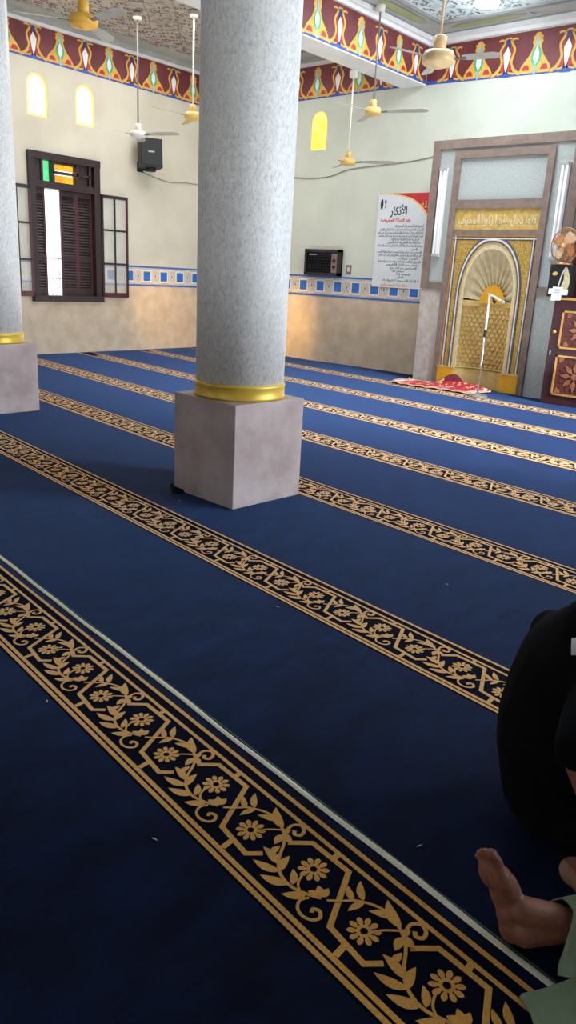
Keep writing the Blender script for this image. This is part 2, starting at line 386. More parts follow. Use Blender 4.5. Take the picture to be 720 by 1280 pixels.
# cornice + flat border strips of the ceilings
def ceil_border(name, x0, x1, y0, y1, olive):
    """rectangle of a bay: white cove, grey border, olive panels, grey line"""
    mb = MB()
    def ring(o0, o1, za, zb, m):
        mb.box(x0+o0, x1-o0, y0+o0, y0+o1, za, zb, m); mb.box(x0+o0, x1-o0, y1-o1, y1-o0, za, zb, m)
        mb.box(x0+o0, x0+o1, y0+o1, y1-o1, za, zb, m); mb.box(x1-o1, x1-o0, y0+o1, y1-o1, za, zb, m)
    ring(0, .045, 4.555, 4.60, M['white_trim'])
    ring(0, .10, 4.60, ZC, M['white_trim'] if olive else M['grey_trim'])
    ring(.10, .52 if olive else .36, ZC-.020, ZC, M['grey_trim'])
    if olive:
        ring(.10, .13, ZC-.03, ZC-.02, M['grey_line'])
        ring(.44, .48, ZC-.032, ZC-.02, M['grey_line'])
        zz = ZC-.024
        f = lambda u, v, w: (u, v, w)
        # olive panels, ends notched
        def panel(cx, cy, L, horizontal):
            h = .075; pts = [(-L/2, 0), (-L/2+.05, .045), (-L/2+.10, .035), (-L/2+.13, h), (L/2-.13, h), (L/2-.10, .035), (L/2-.05, .045), (L/2, 0),
                             (L/2-.05, -.045), (L/2-.10, -.035), (L/2-.13, -h), (-L/2+.13, -h), (-L/2+.10, -.035), (-L/2+.05, -.045)]
            g = (lambda p: (cx+p[0], cy+p[1])) if horizontal else (lambda p: (cx+p[1], cy+p[0]))
            big = [g((p[0]*1.02, p[1]*1.28)) for p in pts]
            mb.flat(big, zz+.001, M['grey_line'], f); mb.flat([g(p) for p in pts], zz-.002, M['olive'], f)
        L = 1.05
        n = int((y1-y0-.9)//(L+.12))
        for k in range(n):
            cy = y1-.62-L/2-k*(L+.12)
            panel(x0+.285, cy, L, False); panel(x1-.285, cy, L, False)
        n = int((x1-x0-.9)//(L+.22))
        for k in range(n):
            cx = x0+.5+L/2+k*(L+.22)
            panel(cx, y1-.285, L, True)
            if k < n-1 or True:
                d = cx+L/2+.11
                mb.flat([(d-.07, y1-.36), (d-.01, y1-.36), (d+.07, y1-.21), (d+.01, y1-.21)], zz-.003, M['white_trim'], f)
                mb.flat([(d-.045, y1-.345), (d-.015, y1-.345), (d+.045, y1-.225), (d+.015, y1-.225)], zz-.005, M['f_navy'], f)
    return mb.build(name, kind='structure')
BX = (-7.03, -6.63)              # beam over the left column row
BX2 = (-3.58, -3.20)
ceil_border('trim_1', XL, BX[0], YB, YQ, False)
ceil_border('trim_2', BX[1], BX2[0], YB, YQ, True)
ceil_border('trim_3', BX2[1], XR, YB, YQ, True)

# painted frieze -------------------------------------------------------------
ZF0, ZF1 = 4.085, 4.555
def frieze(name, frame, u0, u1, ug, P, parent=None, w=.004, mir=1):
    """ug : position of one green bell ; white spindle half a period further"""
    H = ZF1-ZF0; mb = MB(); e = .0012
    Z = lambda v: ZF0+v*H
    mb.prism([(u0, ZF0), (u1, ZF0), (u1, ZF1), (u0, ZF1)], 0.0005, w, M['f_red'], frame)
    mb.flat([(u0, ZF0), (u1, ZF0), (u1, Z(.095)), (u0, Z(.095))], w+e, M['f_blue'], frame)
    k0 = math.ceil((u0-ug)/(P/2)); k1 = math.floor((u1-ug)/(P/2))
    def clip(pts): return [(min(max(x, u0), u1), y) for x, y in pts]
    for k in range(k0, k1+1):
        c = ug+k*P/2
        if k % 2 == 0:
            prof = [(0, .95), (.035, .93), (.045, .88), (.075, .86), (.062, .80), (.078, .74), (.055, .66), (.075, .55), (.105, .44), (.150, .34), (.195, .24), (.225, .14), (.225, .05), (0, .05)]
            poly = [(c+x*P/.875, Z(y)) for x, y in prof]+[(c-x*P/.875, Z(y)) for x, y in prof[1:-1]][::-1]
            poly = poly[:len(prof)]+[(c-x*P/.875, Z(y)) for x, y in prof[::-1][1:-1]]
            mb.flat(clip(poly), w+2*e, M['f_gold'], frame)
            for s in (-1, 1):
                mb.flat(clip([(c+s*(.135+.055*cos(a))*P/.875, Z(.11+.13*sin(a))) for a in [PI*j/8 for j in range(9)]]), w+3*e, M['f_brick'], frame)
            mb.flat(clip(ellipse(c, Z(.42), .070, .225*H, 16)), w+3*e, M['f_green'], frame)
            mb.flat(clip([(c, Z(.65)), (c+.036, Z(.50)), (c+.036, Z(.36)), (c, Z(.22)), (c-.036, Z(.36)), (c-.036, Z(.50))]), w+4*e, M['f_white'], frame)
            mb.flat(clip([(c, Z(.86)), (c+.026, Z(.76)), (c+.016, Z(.64)), (c, Z(.60)), (c-.016, Z(.64)), (c-.026, Z(.76))]), w+5*e, M['f_sky'], frame)
            mb.flat(clip([(c, Z(.24)), (c+.022, Z(.14)), (c+.014, Z(.02)), (c, Z(-.0)), (c-.014, Z(.02)), (c-.022, Z(.14))]), w+5*e, M['f_sky'], frame)
        else:
            mb.flat(clip([(c-.07, Z(.0)), (c+.07, Z(.0)), (c+.03, Z(.12)), (c, Z(.22)), (c-.03, Z(.12))]), w+2*e, M['f_blue'], frame)
            mb.flat(clip([(c, Z(.72)), (c+.026, Z(.63)), (c+.052, Z(.54)), (c+.040, Z(.40)), (c+.020, Z(.22)), (c, Z(.12)), (c-.020, Z(.22)), (c-.040, Z(.40)), (c-.052, Z(.54)), (c-.026, Z(.63))]), w+4*e, M['f_white'], frame)
            mb.flat(clip(ellipse(c, Z(.81), .034, .080*H, 12)), w+5*e, M['f_navy'], frame)
            for s in (-1, 1):
                mb.flat(clip([(c+s*.045, Z(.72)), (c+s*.075, Z(.60)), (c+s*.065, Z(.48)), (c+s*.045, Z(.40))]), w+3*e, M['f_brick'], frame)
                mb.flat(clip([(c+s*.035, Z(.34)), (c+s*.065, Z(.30)), (c+s*.085, Z(.17)), (c+s*.03, Z(.12))]), w+3*e, M['f_brick'], frame)
                q = spline([(c+s*.135, Z(.86)), (c+s*.095, Z(.885)), (c+s*.055, Z(.86)), (c+s*.025, Z(.90)), (c, Z(.90))], 4)
                mb.stroke(clip(q), .022, w+2*e, M['f_gold'], frame)
                q = spline([(c+s*.03, Z(.88)), (c+s*.055, Z(.78)), (c+s*.098, Z(.64)), (c+s*.088, Z(.50)), (c+s*.068, Z(.38)), (c+s*.085, Z(.24)), (c+s*.150, Z(.10)), (c+s*.21, Z(.06))], 5)
                mb.stroke(clip(q), .026, w+2*e, M['f_gold'], frame, w2=.042)
                q = spline([(c+s*.01, Z(.12)), (c+s*.05, Z(.10)), (c+s*.12, Z(.075))], 4)
                mb.stroke(clip(q), .022, w+2*e, M['f_gold'], frame)
    return mb.build(name, parent=parent, kind='structure')
fr_left_f = lambda u, v, w: (XL+w, u, v+(YQ-u)*.012)
fr_qibla_f = lambda u, v, w: (u, YQ-w, v-.075*max(0, min(1, (u-BX[1])/2.6))*(ZF1-v)/(ZF1-ZF0)-.01)
frieze('trim_4', fr_left_f, YB+.02, YQ-.008, 7.12, .86)
frieze('trim_5', fr_qibla, XL+.008, BX[0], -8.64, .82)
frieze('trim_6', fr_qibla_f, BX[1]+.008, BX2[0], -5.0, .82)
frieze('trim_7', fr_qibla, BX2[1], XR-.01, -2.9, .82)

def beam(name, x0, x1):
    mb = MB(); mb.box(x0, x1, YB, YQ, ZF0-.015, ZC, M['white_trim']); o = mb.build(name, kind='structure')
    return o
beam('trim_8', *BX); beam('trim_9', *BX2)
frieze('trim_10', lambda u, v, w: (BX[1]+w, u, v), YB+.02, YQ-.008, 8.73, .87)
frieze('trim_11', lambda u, v, w: (BX[0]-w, u, v), YB+.02, YQ-.008, 8.73, .87)
frieze('trim_12', lambda u, v, w: (BX2[1]+w, u, v), YB+.02, YQ-.008, 8.73, .87)
frieze('trim_13', lambda u, v, w: (BX2[0]-w, u, v), YB+.02, YQ-.008, 8.73, .87)

# tile border ----------------------------------------------------------------
def tile_border(name, frame, u0, u1, us, P, gaps=()):
    mb = MB(); w = .006; e = .001
    segs = []; a = u0
    for g0, g1 in sorted(gaps): segs.append((a, g0)); a = g1
    segs.append((a, u1))
    inside = lambda x, hw: any(s0 <= x-hw and x+hw <= s1 for s0, s1 in segs)
    for s0, s1 in segs:
        mb.prism([(s0, ZB0), (s1, ZB0), (s1, ZB1), (s0, ZB1)], .0005, w, M['t_cream'], frame)
        for za, zb in ((ZB0, ZB0+.030), (ZB1-.030, ZB1)):
            mb.flat([(s0, za), (s1, za), (s1, zb), (s0, zb)], w+e, M['t_blue'], frame)
        for za in (ZB0+.036, ZB1-.044):
            mb.flat([(s0, za), (s1, za), (s1, za+.006), (s0, za+.006)], w+e, M['t_brown'], frame)
    zc = (ZB0+ZB1)/2
    for k in range(int((u0-us)//P), int((u1-us)//P)+2):
        c = us+k*P
        if inside(c, .135):
            for h, m, ww in ((.112, 't_brown', w+e), (.104, 't_white', w+2*e), (.092, 't_brown', w+3*e), (.088, 't_white', w+4*e), (.076, 't_blue', w+5*e)):
                hv = h*1.02
                mb.flat([(c-h, zc-hv), (c+h, zc-hv), (c+h, zc+hv), (c-h, zc+hv)], ww, M[m], frame)
        d = c+P/2
        if inside(d, .07):
            for rx, rz in ((.062, .100), (.040, .066)):
                mb.stroke(ellipse(d, zc, rx, rz, 6, PI/2), .006, w+2*e, M['t_brown'], frame, closed=True)
            mb.stroke([(d-.05, zc-.1), (d+.05, zc+.1)], .005, w+2*e, M['t_brown'], frame)
            mb.stroke([(d-.05, zc+.1), (d+.05, zc-.1)], .005, w+2*e, M['t_brown'], frame)
            mb.flat(ellipse(d, zc, .014, .022, 8), w+3*e, M['t_blue'], frame)
    return mb.build(name, kind='structure')
tile_border('trim_14', fr_left, YB, YQ, 8.32, .372, gaps=[(WIN[0], WIN[1])])
tile_border('trim_15', fr_qibla, XL, XR, -8.70, .368, gaps=[(-6.08, -3.88)])

# ------------------------------------------------------------------ CARPETS
ux, uy = Vector((cos(CA), sin(CA))), Vector((-sin(CA), cos(CA)))
def st(s, t, z): p = ux*s+uy*t; return (p.x, p.y, z)
fr_c = lambda s, t, w: st(s, t, w)
def s_at_x(x, t): return (x+t*sin(CA))/cos(CA)
TE = 1.262                       # seam position
def wav(pts, amp, n=40):
    out = []
    for (a, b) in zip(pts, pts[1:]+pts[:1]):
        a = Vector(a); b = Vector(b); d = (b-a); nn = Vector((-d.y, d.x)).normalized()
        N = max(2, int(d.length/.35))
        for i in range(N):
            t = i/N; o = 0 if i == 0 else amp*sin(i*1.7+a.x)*sin(i*.45+a.y*2)
            out.append(tuple(a+d*t+nn*o))
    return out
def carpet_slab(name, poly, z0, z1, parent):
    mb = MB(); n = len(poly)
    mb.add([(x, y, z1) for x, y in poly], [list(range(n))], M['navy'])
    mb.add([(x, y, z0) for x, y in poly], [list(range(n))[::-1]], M['navy_edge'])
    vs = [(x, y, z0) for x, y in poly]+[(x, y, z1) for x, y in poly]
    mb.add(vs, [(k, (k+1) % n, n+(k+1) % n, n+k) for k in range(n)], M['navy_edge'])
    return mb.build(name, parent)

# motif (s,t) relative to the flower centre, one repeat = PER
PER = .406
def sm(pts, n=4): return spline(pts, n)
def motif_polys():
    F = []    # list of ('p', polygon) or ('s', pts, w0, w1)
    W = .013
    F.append(('s', [(-.108, .010), (-.068, .060), (.059, .063), (.148, -.088), (.262, -.098), (.288, -.064)], .0145, .0145))
    F.append(('s', [(-.001, .092), (.006, .060)], .016, .016)); F.append(('s', [(.204, -.096), (.210, -.132)], .016, .016))
    def flower(cx, cy, r=.040):
        for k in range(10):
            a = 2*PI*k/10+.15
            q = []
            for j in range(9):
                u = j/8; wv = .0074*sin(PI*min(1, u*1.02))**.6*(.55+.75*u)
                q.append((r*.32+r*.68*u, wv if j < 8 else 0))
            q = q+[(x, -y) for x, y in q[::-1][1:]]
            F.append(('p', [(cx+x*cos(a)-y*sin(a), cy+x*sin(a)+y*cos(a)) for x, y in q]))
        F.append(('s', ellipse(cx, cy, r*.34, r*.34, 12)+[ellipse(cx, cy, r*.34, r*.34, 12)[0]], .0085, .0085))
    flower(0, 0); flower(.205, -.037)
    def leaf(b, t, w=.011, curve=.12):
        B = Vector(b); T = Vector(t); d = T-B; L = d.length; nn = Vector((-d.y, d.x))/L
        up = []; lo = []
        for j in range(9):
            u = j/8; c = curve*L*4*u*(1-u)*.5; wv = w*sin(PI*u**.8)**.9
            up.append(tuple(B+d*u+nn*(c+wv))); lo.append(tuple(B+d*u+nn*(c-wv)))
        F.append(('p', up[:-1]+[tuple(T)]+lo[1:-1][::-1]))
    F.append(('s', sm([(.091, -.042), (.113, -.016), (.134, .012), (.177, .038), (.216, .042), (.262, .026), (.294, .001), (.327, -.044), (.362, -.072), (.407, -.081), (.45, -.068), (.484, -.048)]), .007, .009))
    leaf((.130, .006), (.090, .029), .009); leaf((.145, .024), (.098, .064), .010); leaf((.150, .022), (.143, -.026), .009, -.1)
    leaf((.220, .038), (.172, .012), .010, -.15); leaf((.252, .034), (.178, .072), .014, .18)
    leaf((.268, .016), (.305, .018), .013, 0); leaf((.268, .016), (.283, -.022), .011, 0); leaf((.262, .020), (.270, .046), .010, 0)
    F.append(('s', sm([(.256, .028), (.240, .010), (.228, -.006), (.222, -.020)]), .006, .006))
    F.append(('s', sm([(.285, .010), (.266, .034), (.259, .060), (.274, .078), (.294, .070), (.300, .052), (.287, .043), (.277, .052)]), .0085, .011))
    leaf((.338, -.060), (.272, -.050), .012, -.15); leaf((.362, -.071), (.290, -.098), .012, .12); leaf((.361, -.073), (.338, -.018), .012, .15)
    leaf((.405, -.079), (.340, -.116), .013, .12); leaf((.412, -.075), (.375, -.040), .010, -.12); leaf((.456, -.068), (.416, -.114), .012, .12)
    leaf((.300, -.050), (.296, -.014), .009, 0)
    F.append(('s', sm([(.440, -.075), (.418, -.062), (.404, -.036)]), .006, .006))
    leaf((.484, -.045), (.448, -.058), .012, 0); leaf((.484, -.045), (.452, -.028), .011, 0); leaf((.484, -.045), (.474, -.014), .010, 0)
    F.append(('s', sm([(.060, -.070), (.053, -.092), (.066, -.112), (.090, -.118), (.112, -.108), (.118, -.090), (.104, -.078), (.090, -.086), (.096, -.095)]), .007, .010))
    return F
MOT = motif_polys()
def stripe(name, tm, parent, z=CZ, xmax=XR-.3, fine=True):
    """tm : t of the flower row"""
    mb = MB(); w = z+.0022
    s0 = s_at_x(XL+.06, tm)+.02; s1 = s_at_x(xmax, tm)
    for o in (.126, .083, -.137, -.161) if False else (.1285, .0875, -.1395, -.1600):
        wd = .0135 if abs(o) > .1 else .012
        mb.flat([(s0, tm+o-wd/2), (s1, tm+o-wd/2), (s1, tm+o+wd/2), (s0, tm+o+wd/2)], w, M['tuft'], fr_c)
    ph = -1.4568+(.13 if name == 'x' else 0)
    k0 = math.ceil((s0-ph+.13)/PER); k1 = math.floor((s1-ph-.5)/PER)
    for k in range(k0, k1+1):
        b = ph+k*PER
        for q_, it in enumerate(MOT):
            ww = w+.00006*(q_+1)
            if it[0] == 'p':
                P_ = it[1]; ar = sum(P_[i-1][0]*P_[i][1]-P_[i][0]*P_[i-1][1] for i in range(len(P_)))
                if ar < 0: P_ = P_[::-1]
                mb.flat([(b+x, tm+y) for x, y in P_], ww, M['tuft'], fr_c)
            else: mb.stroke([(b+x, tm+y) for x, y in it[1]], it[2], ww, M['tuft'], fr_c, w2=it[3])
    # black ground under the motif
    mb.flat([(s0, tm-.172), (s1, tm-.172), (s1, tm+.140), (s0, tm+.140)], z+.0008, M['navy_edge'], fr_c)
    return mb.build(name, parent)

def line_x(t, x): s = s_at_x(x, t); return (x, (st(s, t, 0))[1])
# near carpet
near = thing('prayer_carpet', 'near navy prayer carpet edged by the cream binding, with the largest gold flower stripe', 'carpet')
pl = [(XL+.03, YB+.05), (XR-.03, YB+.05), line_x(TE, XR-.03), line_x(TE, XL+.03)]
carpet_slab('pile', wav(pl[:3], .004)[:0]+pl, 0, CZ, near)
stripe('floral_stripe', 1.0928, near)
stripe('floral_stripe', -.102, near)
mb = MB()
s0 = s_at_x(XL+.03, TE); s1 = s_at_x(XR-.03, TE)
N = 170; up = []; lo = []
rnd = random.Random(3)
for i in range(N+1):
    s = s0+(s1-s0)*i/N; j = .0025*sin(s*5.1)+.0018*sin(s*13+1)
    up.append((s, TE+.015+j)); lo.append((s, TE-.003+j*.6))
vs = [st(a, b, CZ+.0015) for a, b in lo]+[st((a+c)/2, (b+d)/2, CZ+.006) for (a, b), (c, d) in zip(lo, up)]+[st(a, b, CZ+.0015) for a, b in up]
n = N+1
mb.add(vs, [(i, i+1, n+i+1, n+i) for i in range(N)]+[(n+i, n+i+1, 2*n+i+1, 2*n+i) for i in range(N)], M['binding'], True)
mb.build('edge_binding', near)['label'] = 'cream woven edge binding'
# far carpet, under the binding edge a thin teal thread line
far = thing('prayer_carpet', 'large navy blue prayer carpet with parallel gold flower stripes running back to the mihrab wall', 'carpet')
TB = TE+.016
pl = [line_x(TB, XL+.03), line_x(TB, XR-.03), (XR-.03, YQ-.05), (-3.85, YQ-.06), (-3.90, 9.70), (-4.95, 9.72), (-6.03, 9.72), (-6.06, YQ-.06)]
q = wav([(-6.06, YQ-.07), (XL+.05, YQ-.05)], .03)
pl = pl+q[1:len(q)//2+1]
q = wav([(XL+.05, YQ-.06), (XL+.05, line_x(TB, XL+.03)[1])], .02)
pl = pl+q[0:len(q)//2]
carpet_slab('pile', pl, 0, CZ, far)
for tm in (2.240, 3.462, 4.655, 5.850, 7.050, 8.225):
    stripe('floral_stripe', tm, far)
mb = MB(); mb.flat([(s0, TB), (s1, TB), (s1, TB+.006), (s0, TB+.006)], CZ+.002, M['binding_green'], fr_c); mb.build('edge_thread', far)

# lint specks lying on the pile
YAW, PIT, ROL, FPX = -.7033948, .30331178, .05386655, 947.65
FW = Vector((sin(YAW)*cos(PIT), cos(YAW)*cos(PIT), -sin(PIT)))
_r = Vector((cos(YAW), -sin(YAW), 0)); _u = _r.cross(FW)
RT = _r*cos(ROL)+_u*sin(ROL); UP = -_r*sin(ROL)+_u*cos(ROL)
for (x, y) in ((-1.98, 2.30), (-1.25, 1.02), (-.75, 1.48), (-3.46, 3.02), (-2.29, 1.42), (-1.60, 3.10), (-2.0, 1.18)):
    mb = MB(); L = random.uniform(.006, .011); a = random.uniform(0, PI)
    mb.tube([(x+L*cos(a)*t, y+L*sin(a)*t, CZ+.0022+.0005*(1-abs(t))) for t in (-1, -.3, .4, 1)], [.0006, .0018, .0016, .0006], M['paper'], 6)
    tag(mb.build('lint_speck'), 'tiny white speck of lint on the navy carpet', 'lint', 'specks of lint on the carpet')

# ------------------------------------------------------------------ COLUMNS
def column(cx, cy, rz, label):
    t = thing('stone_column', label, 'column', (cx, cy, CZ+.001), rz)
    h = .292
    mb = MB(); mb.box(-h, h, -h, h, 0, .640, M['base_stone'], bev=.006); mb.build('square_base', t)
    mb = MB(); mb.lathe([(.270, .640), (.286, .642), (.288, .655), (.284, .665), (.284, .712), (.288, .722), (.284, .734), (.270, .736)], M['gold_band'], 64); mb.build('gold_band', t)
    mb = MB(); mb.lathe([(.277, .700), (.280, 1.5), (.282, 2.6), (.284, ZF0-.03-CZ)], M['marble'], 64); mb.build('shaft', t)
    return t
column(-3.385, 3.452, -.06, 'grey fleck-marble round column with gold band, standing in the middle of the carpet')
column(-6.905, 3.690, -.02, 'grey fleck-marble round column at the left edge, farther back')
# dark folded carpet corner at the big column base
mb = MB()
mb.prism([(-3.745, 3.19), (-3.60, 3.085), (-3.575, 3.16), (-3.66, 3.24)], CZ+.003, CZ+.018, M['navy_edge'], lambda u, v, w: (u, v, w+(v-3.17)*.25))
tag(mb.build('carpet_flap'), 'small dark folded carpet flap at the left foot of the big column base', 'flap')

# ------------------------------------------------------------------ WINDOW (left wall)
def W(u, v, w): return (XL+w, u, v)
def wbox(mb, u0, u1, v0, v1, w0, w1, m): mb.box(XL+w0, XL+w1, u0, u1, v0, v1, M[m] if isinstance(m, str) else m)
win = thing('window_1', '', ''); del win['label']; del win['category']; win['kind'] = 'structure'
y0, y1, z0, z1 = WIN
mb = MB()
wbox(mb, y0, y0+.10, z0, z1, -.20, .05, 'dark_wood'); wbox(mb, y1-.11, y1, z0, z1, -.20, .05, 'dark_wood')
wbox(mb, y0-.002, y1+.002, z1-.10, z1+.001, -.201, .06, 'dark_wood'); wbox(mb, y0+.01, y1-.01, 2.44, 2.54, -.198, .046, 'dark_wood')
wbox(mb, y0-.01, y1+.01, z0-.03, z0+.06, -.20, .09, 'dark_wood')
mb.build('window_frame', win)
# transom: green light, amber lights, dark panel
mb = MB()
for a in (6.735, 6.93, 7.35, 7.57): wbox(mb, a-.018, a+.018, 2.54, 2.83, -.10, .02, 'dark_wood')
wbox(mb, 6.60, 6.72, 2.54, 2.83, -.10, .0, 'dark_wood'); wbox(mb, 6.92, 7.60, 2.665, 2.70, -.10, .02, 'dark_wood')
wbox(mb, 7.36, 7.63, 2.54, 2.83, -.10, -.02, 'dark_wood'); wbox(mb, 6.94, 7.35, 2.80, 2.83, -.1, .0, 'dark_wood')
tr = mb.build('transom', win)
mb = MB(); wbox(mb, 6.76, 6.91, 2.54, 2.83, -.09, -.08, 'glass_green'); mb.build('green_pane', tr)
mb = MB(); wbox(mb, 6.95, 7.33, 2.72, 2.80, -.09, -.08, 'glass_amber'); wbox(mb, 6.95, 7.33, 2.55, 2.655, -.09, -.08, 'glass_amber'); mb.build('amber_pane', tr)
# louvred shutters in the opening
def shutter(ya, yb, wz, ncol):
    mb = MB(); Zt, Zb = 2.44, z0+.06
    wbox(mb, ya, ya+.035, Zb, Zt, wz-.03, wz, 'red_wood'); wbox(mb, yb-.035, yb, Zb, Zt, wz-.03, wz, 'red_wood')
    for za, zb in ((Zb, Zb+.10), (1.40, 1.50), (Zt-.08, Zt)): wbox(mb, ya+.004, yb-.004, za+.001, zb-.001, wz-.029, wz-.001, 'dark_wood')
    cw = (yb-ya)/ncol
    for k in range(1, ncol): wbox(mb, ya+cw*k-.03, ya+cw*k+.03, Zb+.002, Zt-.002, wz-.028, wz+.001, 'red_wood')
    o = mb.build('shutter', win)
    mb = MB()
    for k in range(ncol):
        a = ya+cw*k+.032; b = ya+cw*(k+1)-.032
        for za, zb in ((Zb+.10, 1.40), (1.50, Zt-.08)):
            za -= .012; zb += .012; n = int((zb-za)/.042)
            for i in range(n):
                z = za+(zb-za)*(i+.5)/n
                mb.add([W(a, z+.020, wz-.028), W(b, z+.020, wz-.028), W(b, z-.019, wz-.002), W(a, z-.019, wz-.002),
                        W(a, z+.026, wz-.028), W(b, z+.026, wz-.028), W(b, z-.013, wz-.002), W(a, z-.013, wz-.002)],
                       [(0, 1, 2, 3), (7, 6, 5, 4), (0, 4, 5, 1), (2, 6, 7, 3), (1, 5, 6, 2), (0, 3, 7, 4)], M['dark_wood'])
    mb.build('louvres', o)
shutter(6.60, 6.80, -.04, 1); shutter(7.06, 7.63, -.04, 2)
mb = MB()
for yy in (6.83, 6.89, 6.95, 7.01, 7.07): mb.tube([W(yy, z0+.05, -.15), W(yy, 1.45, -.15)], .006, M['rod_dark'], 6)
for zz in (1.15, 1.45): mb.tube([W(6.6, zz, -.15), W(7.65, zz, -.15)], .008, M['rod_dark'], 6)
for k in range(3):
    mb.tube(spline([W(7.02, 1.0+k*.09, -.13), W(7.07, 1.04+k*.09, -.13), W(7.03, 1.09+k*.09, -.13), W(6.99, 1.05+k*.09, -.13)], 4), .006, M['chrome'], 6)
mb.build('iron_grille', win)
# glazed casements folded open against the wall
def casement(ya, yb, ncol, hinge, ang):
    e = bpy.data.objects.new('casement', None)
    mb = MB(); wd = yb-ya; zb, zt = .885, 2.455; t = .035
    def bx(u0, u1, v0, v1, m='red_wood', d0=0, d1=.03): mb.box(d0, d1, u0, u1, v0, v1, M[m])
    bx(0, t, zb, zt, 'dark_wood'); bx(wd-t, wd, zb, zt, 'red_wood'); bx(0, wd, zt-.05, zt, 'dark_wood'); bx(0, wd, zb, zb+.075, 'red_wood')
    for z in (1.415, 1.93): bx(0, wd, z-.014, z+.014, 'dark_wood')
    for k in range(1, ncol): bx(wd*k/ncol-.012, wd*k/ncol+.012, zb, zt, 'dark_wood')
    o = mb.build('casement', win)
    o.location = (XL+.035, hinge, 0); o.rotation_euler = (0, 0, ang)
    mb = MB(); mb.box(.013, .017, t, wd-t, zb+.07, zt-.05, M['glass']); mb.build('glass_panes', o)
casement(7.745, 8.245, 2, 7.745, -.05)
casement(6.25, 6.495, 1, 6.255, -.04)

# arched stained-glass lights
def arch_pts(c, zb, w, h, n=10, pointed=False):
    r = w/2; zs = zb+h-r*(1.05)
    P = [(c-r, zb), (c+r, zb)]
    for k in range(n+1):
        a = PI*k/n
        P.append((c+r*cos(a), zs+r*1.05*sin(a)))
    return P
def arched(name, frame, c, zb, w, h, core, edge, rect_w):
    t = bpy.data.objects.new(name, None); COL.objects.link(t); t['kind'] = 'structure'
    # plaster infill of the rectangular hole around the arch
    P = arch_pts(c, zb, w, h); mb = MB()
    r = w/2; top = zb+h
    L = [(c-r-.001, zb+h-r*1.05), (c-r-.001, top+.001), (c, top+.001)]+[(x, y) for x, y in P[2:] if x <= c+1e-4]
    Rr = [(c, top+.001), (c+r+.001, top+.001), (c+r+.001, zb+h-r*1.05)]+[(x, y) for x, y in P[2:] if x >= c-1e-4]
    for q in (L, Rr): mb.prism(q, -.25, 0, M['wall_upper'] if frame is fr_left else M['wall_green'], frame)
    fixn(mb.build('reveal', t))
    mb = MB(); mb.flat(P, -.02, edge, frame); mb.build('glass_border', t)
    s = .80 if core is M['glass_hot'] else .80
    mid = zb+h/2
    mb = MB(); mb.flat([(c+(x-c)*s, mid+(y-mid)*.90) for x, y in P], -.016, core, frame); mb.build('pane', t)
for i, a in enumerate(ARCH_L): arched('window_%d' % (i+2), fr_left, a[0], a[1], a[2], a[3], M['glass_hot'], M['glass_edge'], 0)
arched('window_4', fr_qibla, *ARCH_Q, M['glass_yellow'], M['glass_edge'], 0)

# ------------------------------------------------------------------ MIHRAB
MX, MY = -4.975, 9.77
mih = thing('mihrab', 'gold arched mihrab niche with brown stone surround and grey marble panels on the front wall', 'mihrab', (MX, MY, 0))
# local coords: x right, y depth (positive into the wall), z up
def fm(u, v, w): return (u, -w, v)          # w out toward the room
def mbox(mb, u0, u1, v0, v1, w0, w1, m): mb.box(u0, u1, -w1, -w0, v0, v1, M[m])
D = YQ-MY-.002
mb = MB()
# body around the niche (niche opening half width .40, z<2.05)
NW = .56
mbox(mb, -1.03, -NW, 0, 3.21, -D, 0, 'marble_panel'); mbox(mb, NW, 1.03, 0, 3.21, -D, 0, 'marble_panel')
mbox(mb, -NW, NW, 2.05, 3.21, -D, 0, 'marble_panel'); mbox(mb, -NW, NW, 0, 2.05, -D, -D+.02, 'marble_panel')
mb.build('marble_body', mih)
mb = MB()
mbox(mb, -1.03, -.69, 0, 1.31, 0, .012, 'pale_panel'); mb.build('side_panel', mih)
mb = MB(); mbox(mb, .69, 1.03, 0, 1.31, 0, .012, 'marble_panel'); mb.build('side_panel', mih)
mb = MB()
for s in (-1, 1):
    mbox(mb, s*.93, s*1.04, 1.31, 3.11, 0, .035, 'brown_frame')
    mbox(mb, s*.69, s*.93, 1.31, 1.40, 0, .035, 'brown_frame')
mbox(mb, -1.04, 1.04, 3.11, 3.22, 0, .035, 'brown_frame')
mb.build('outer_frame', mih)
mb = MB()
for s in (-1, 1): mbox(mb, s*.605, s*.69, 0, 2.98, 0, .045, 'brown_frame')
mbox(mb, -.69, .69, 2.98, 3.07, 0, .045, 'brown_frame'); mbox(mb, -.605, .605, 2.36, 2.47, 0, .045, 'brown_frame')
mbox(mb, -.605, .605, 2.035, 2.095, 0, .03, 'brown_frame')
mb.build('inner_frame', mih)
mb = MB(); mbox(mb, -.605, .605, 2.095, 2.36, 0, .010, 'm_gold'); 
pan = mb.build('calligraphy_panel', mih)
# arch curves
def arc(w, zs, za, n=28):
    return [(w*math.copysign(abs(cos(PI*k/n))**.90, cos(PI*k/n)), zs+(za-zs)*sin(PI*k/n)**.95) for k in range(n+1)]
def arch_band(mb, w0, za0, w1, za1, zs, zb, wlo, m, d0=.0):
    """band between outer (w0,za0) and inner (w1,za1)"""
    A = [(w0, zb)]+arc(w0, zs, za0)+[(-w0, zb)]; B = [(w1, zb)]+arc(w1, zs, za1)+[(-w1, zb)]
    n = len(A)
    vs = [fm(u, v, wlo) for u, v in A]+[fm(u, v, wlo) for u, v in B]+[fm(u, v, d0) for u, v in A]+[fm(u, v, d0) for u, v in B]
    fs = []
    for i in range(n-1):
        fs += [(i, i+1, n+i+1, n+i), (2*n+i, 2*n+i+1, i+1, i), (n+i, n+i+1, 3*n+i+1, 3*n+i)]
    mb.add(vs, fs, m)
ZS = 1.24
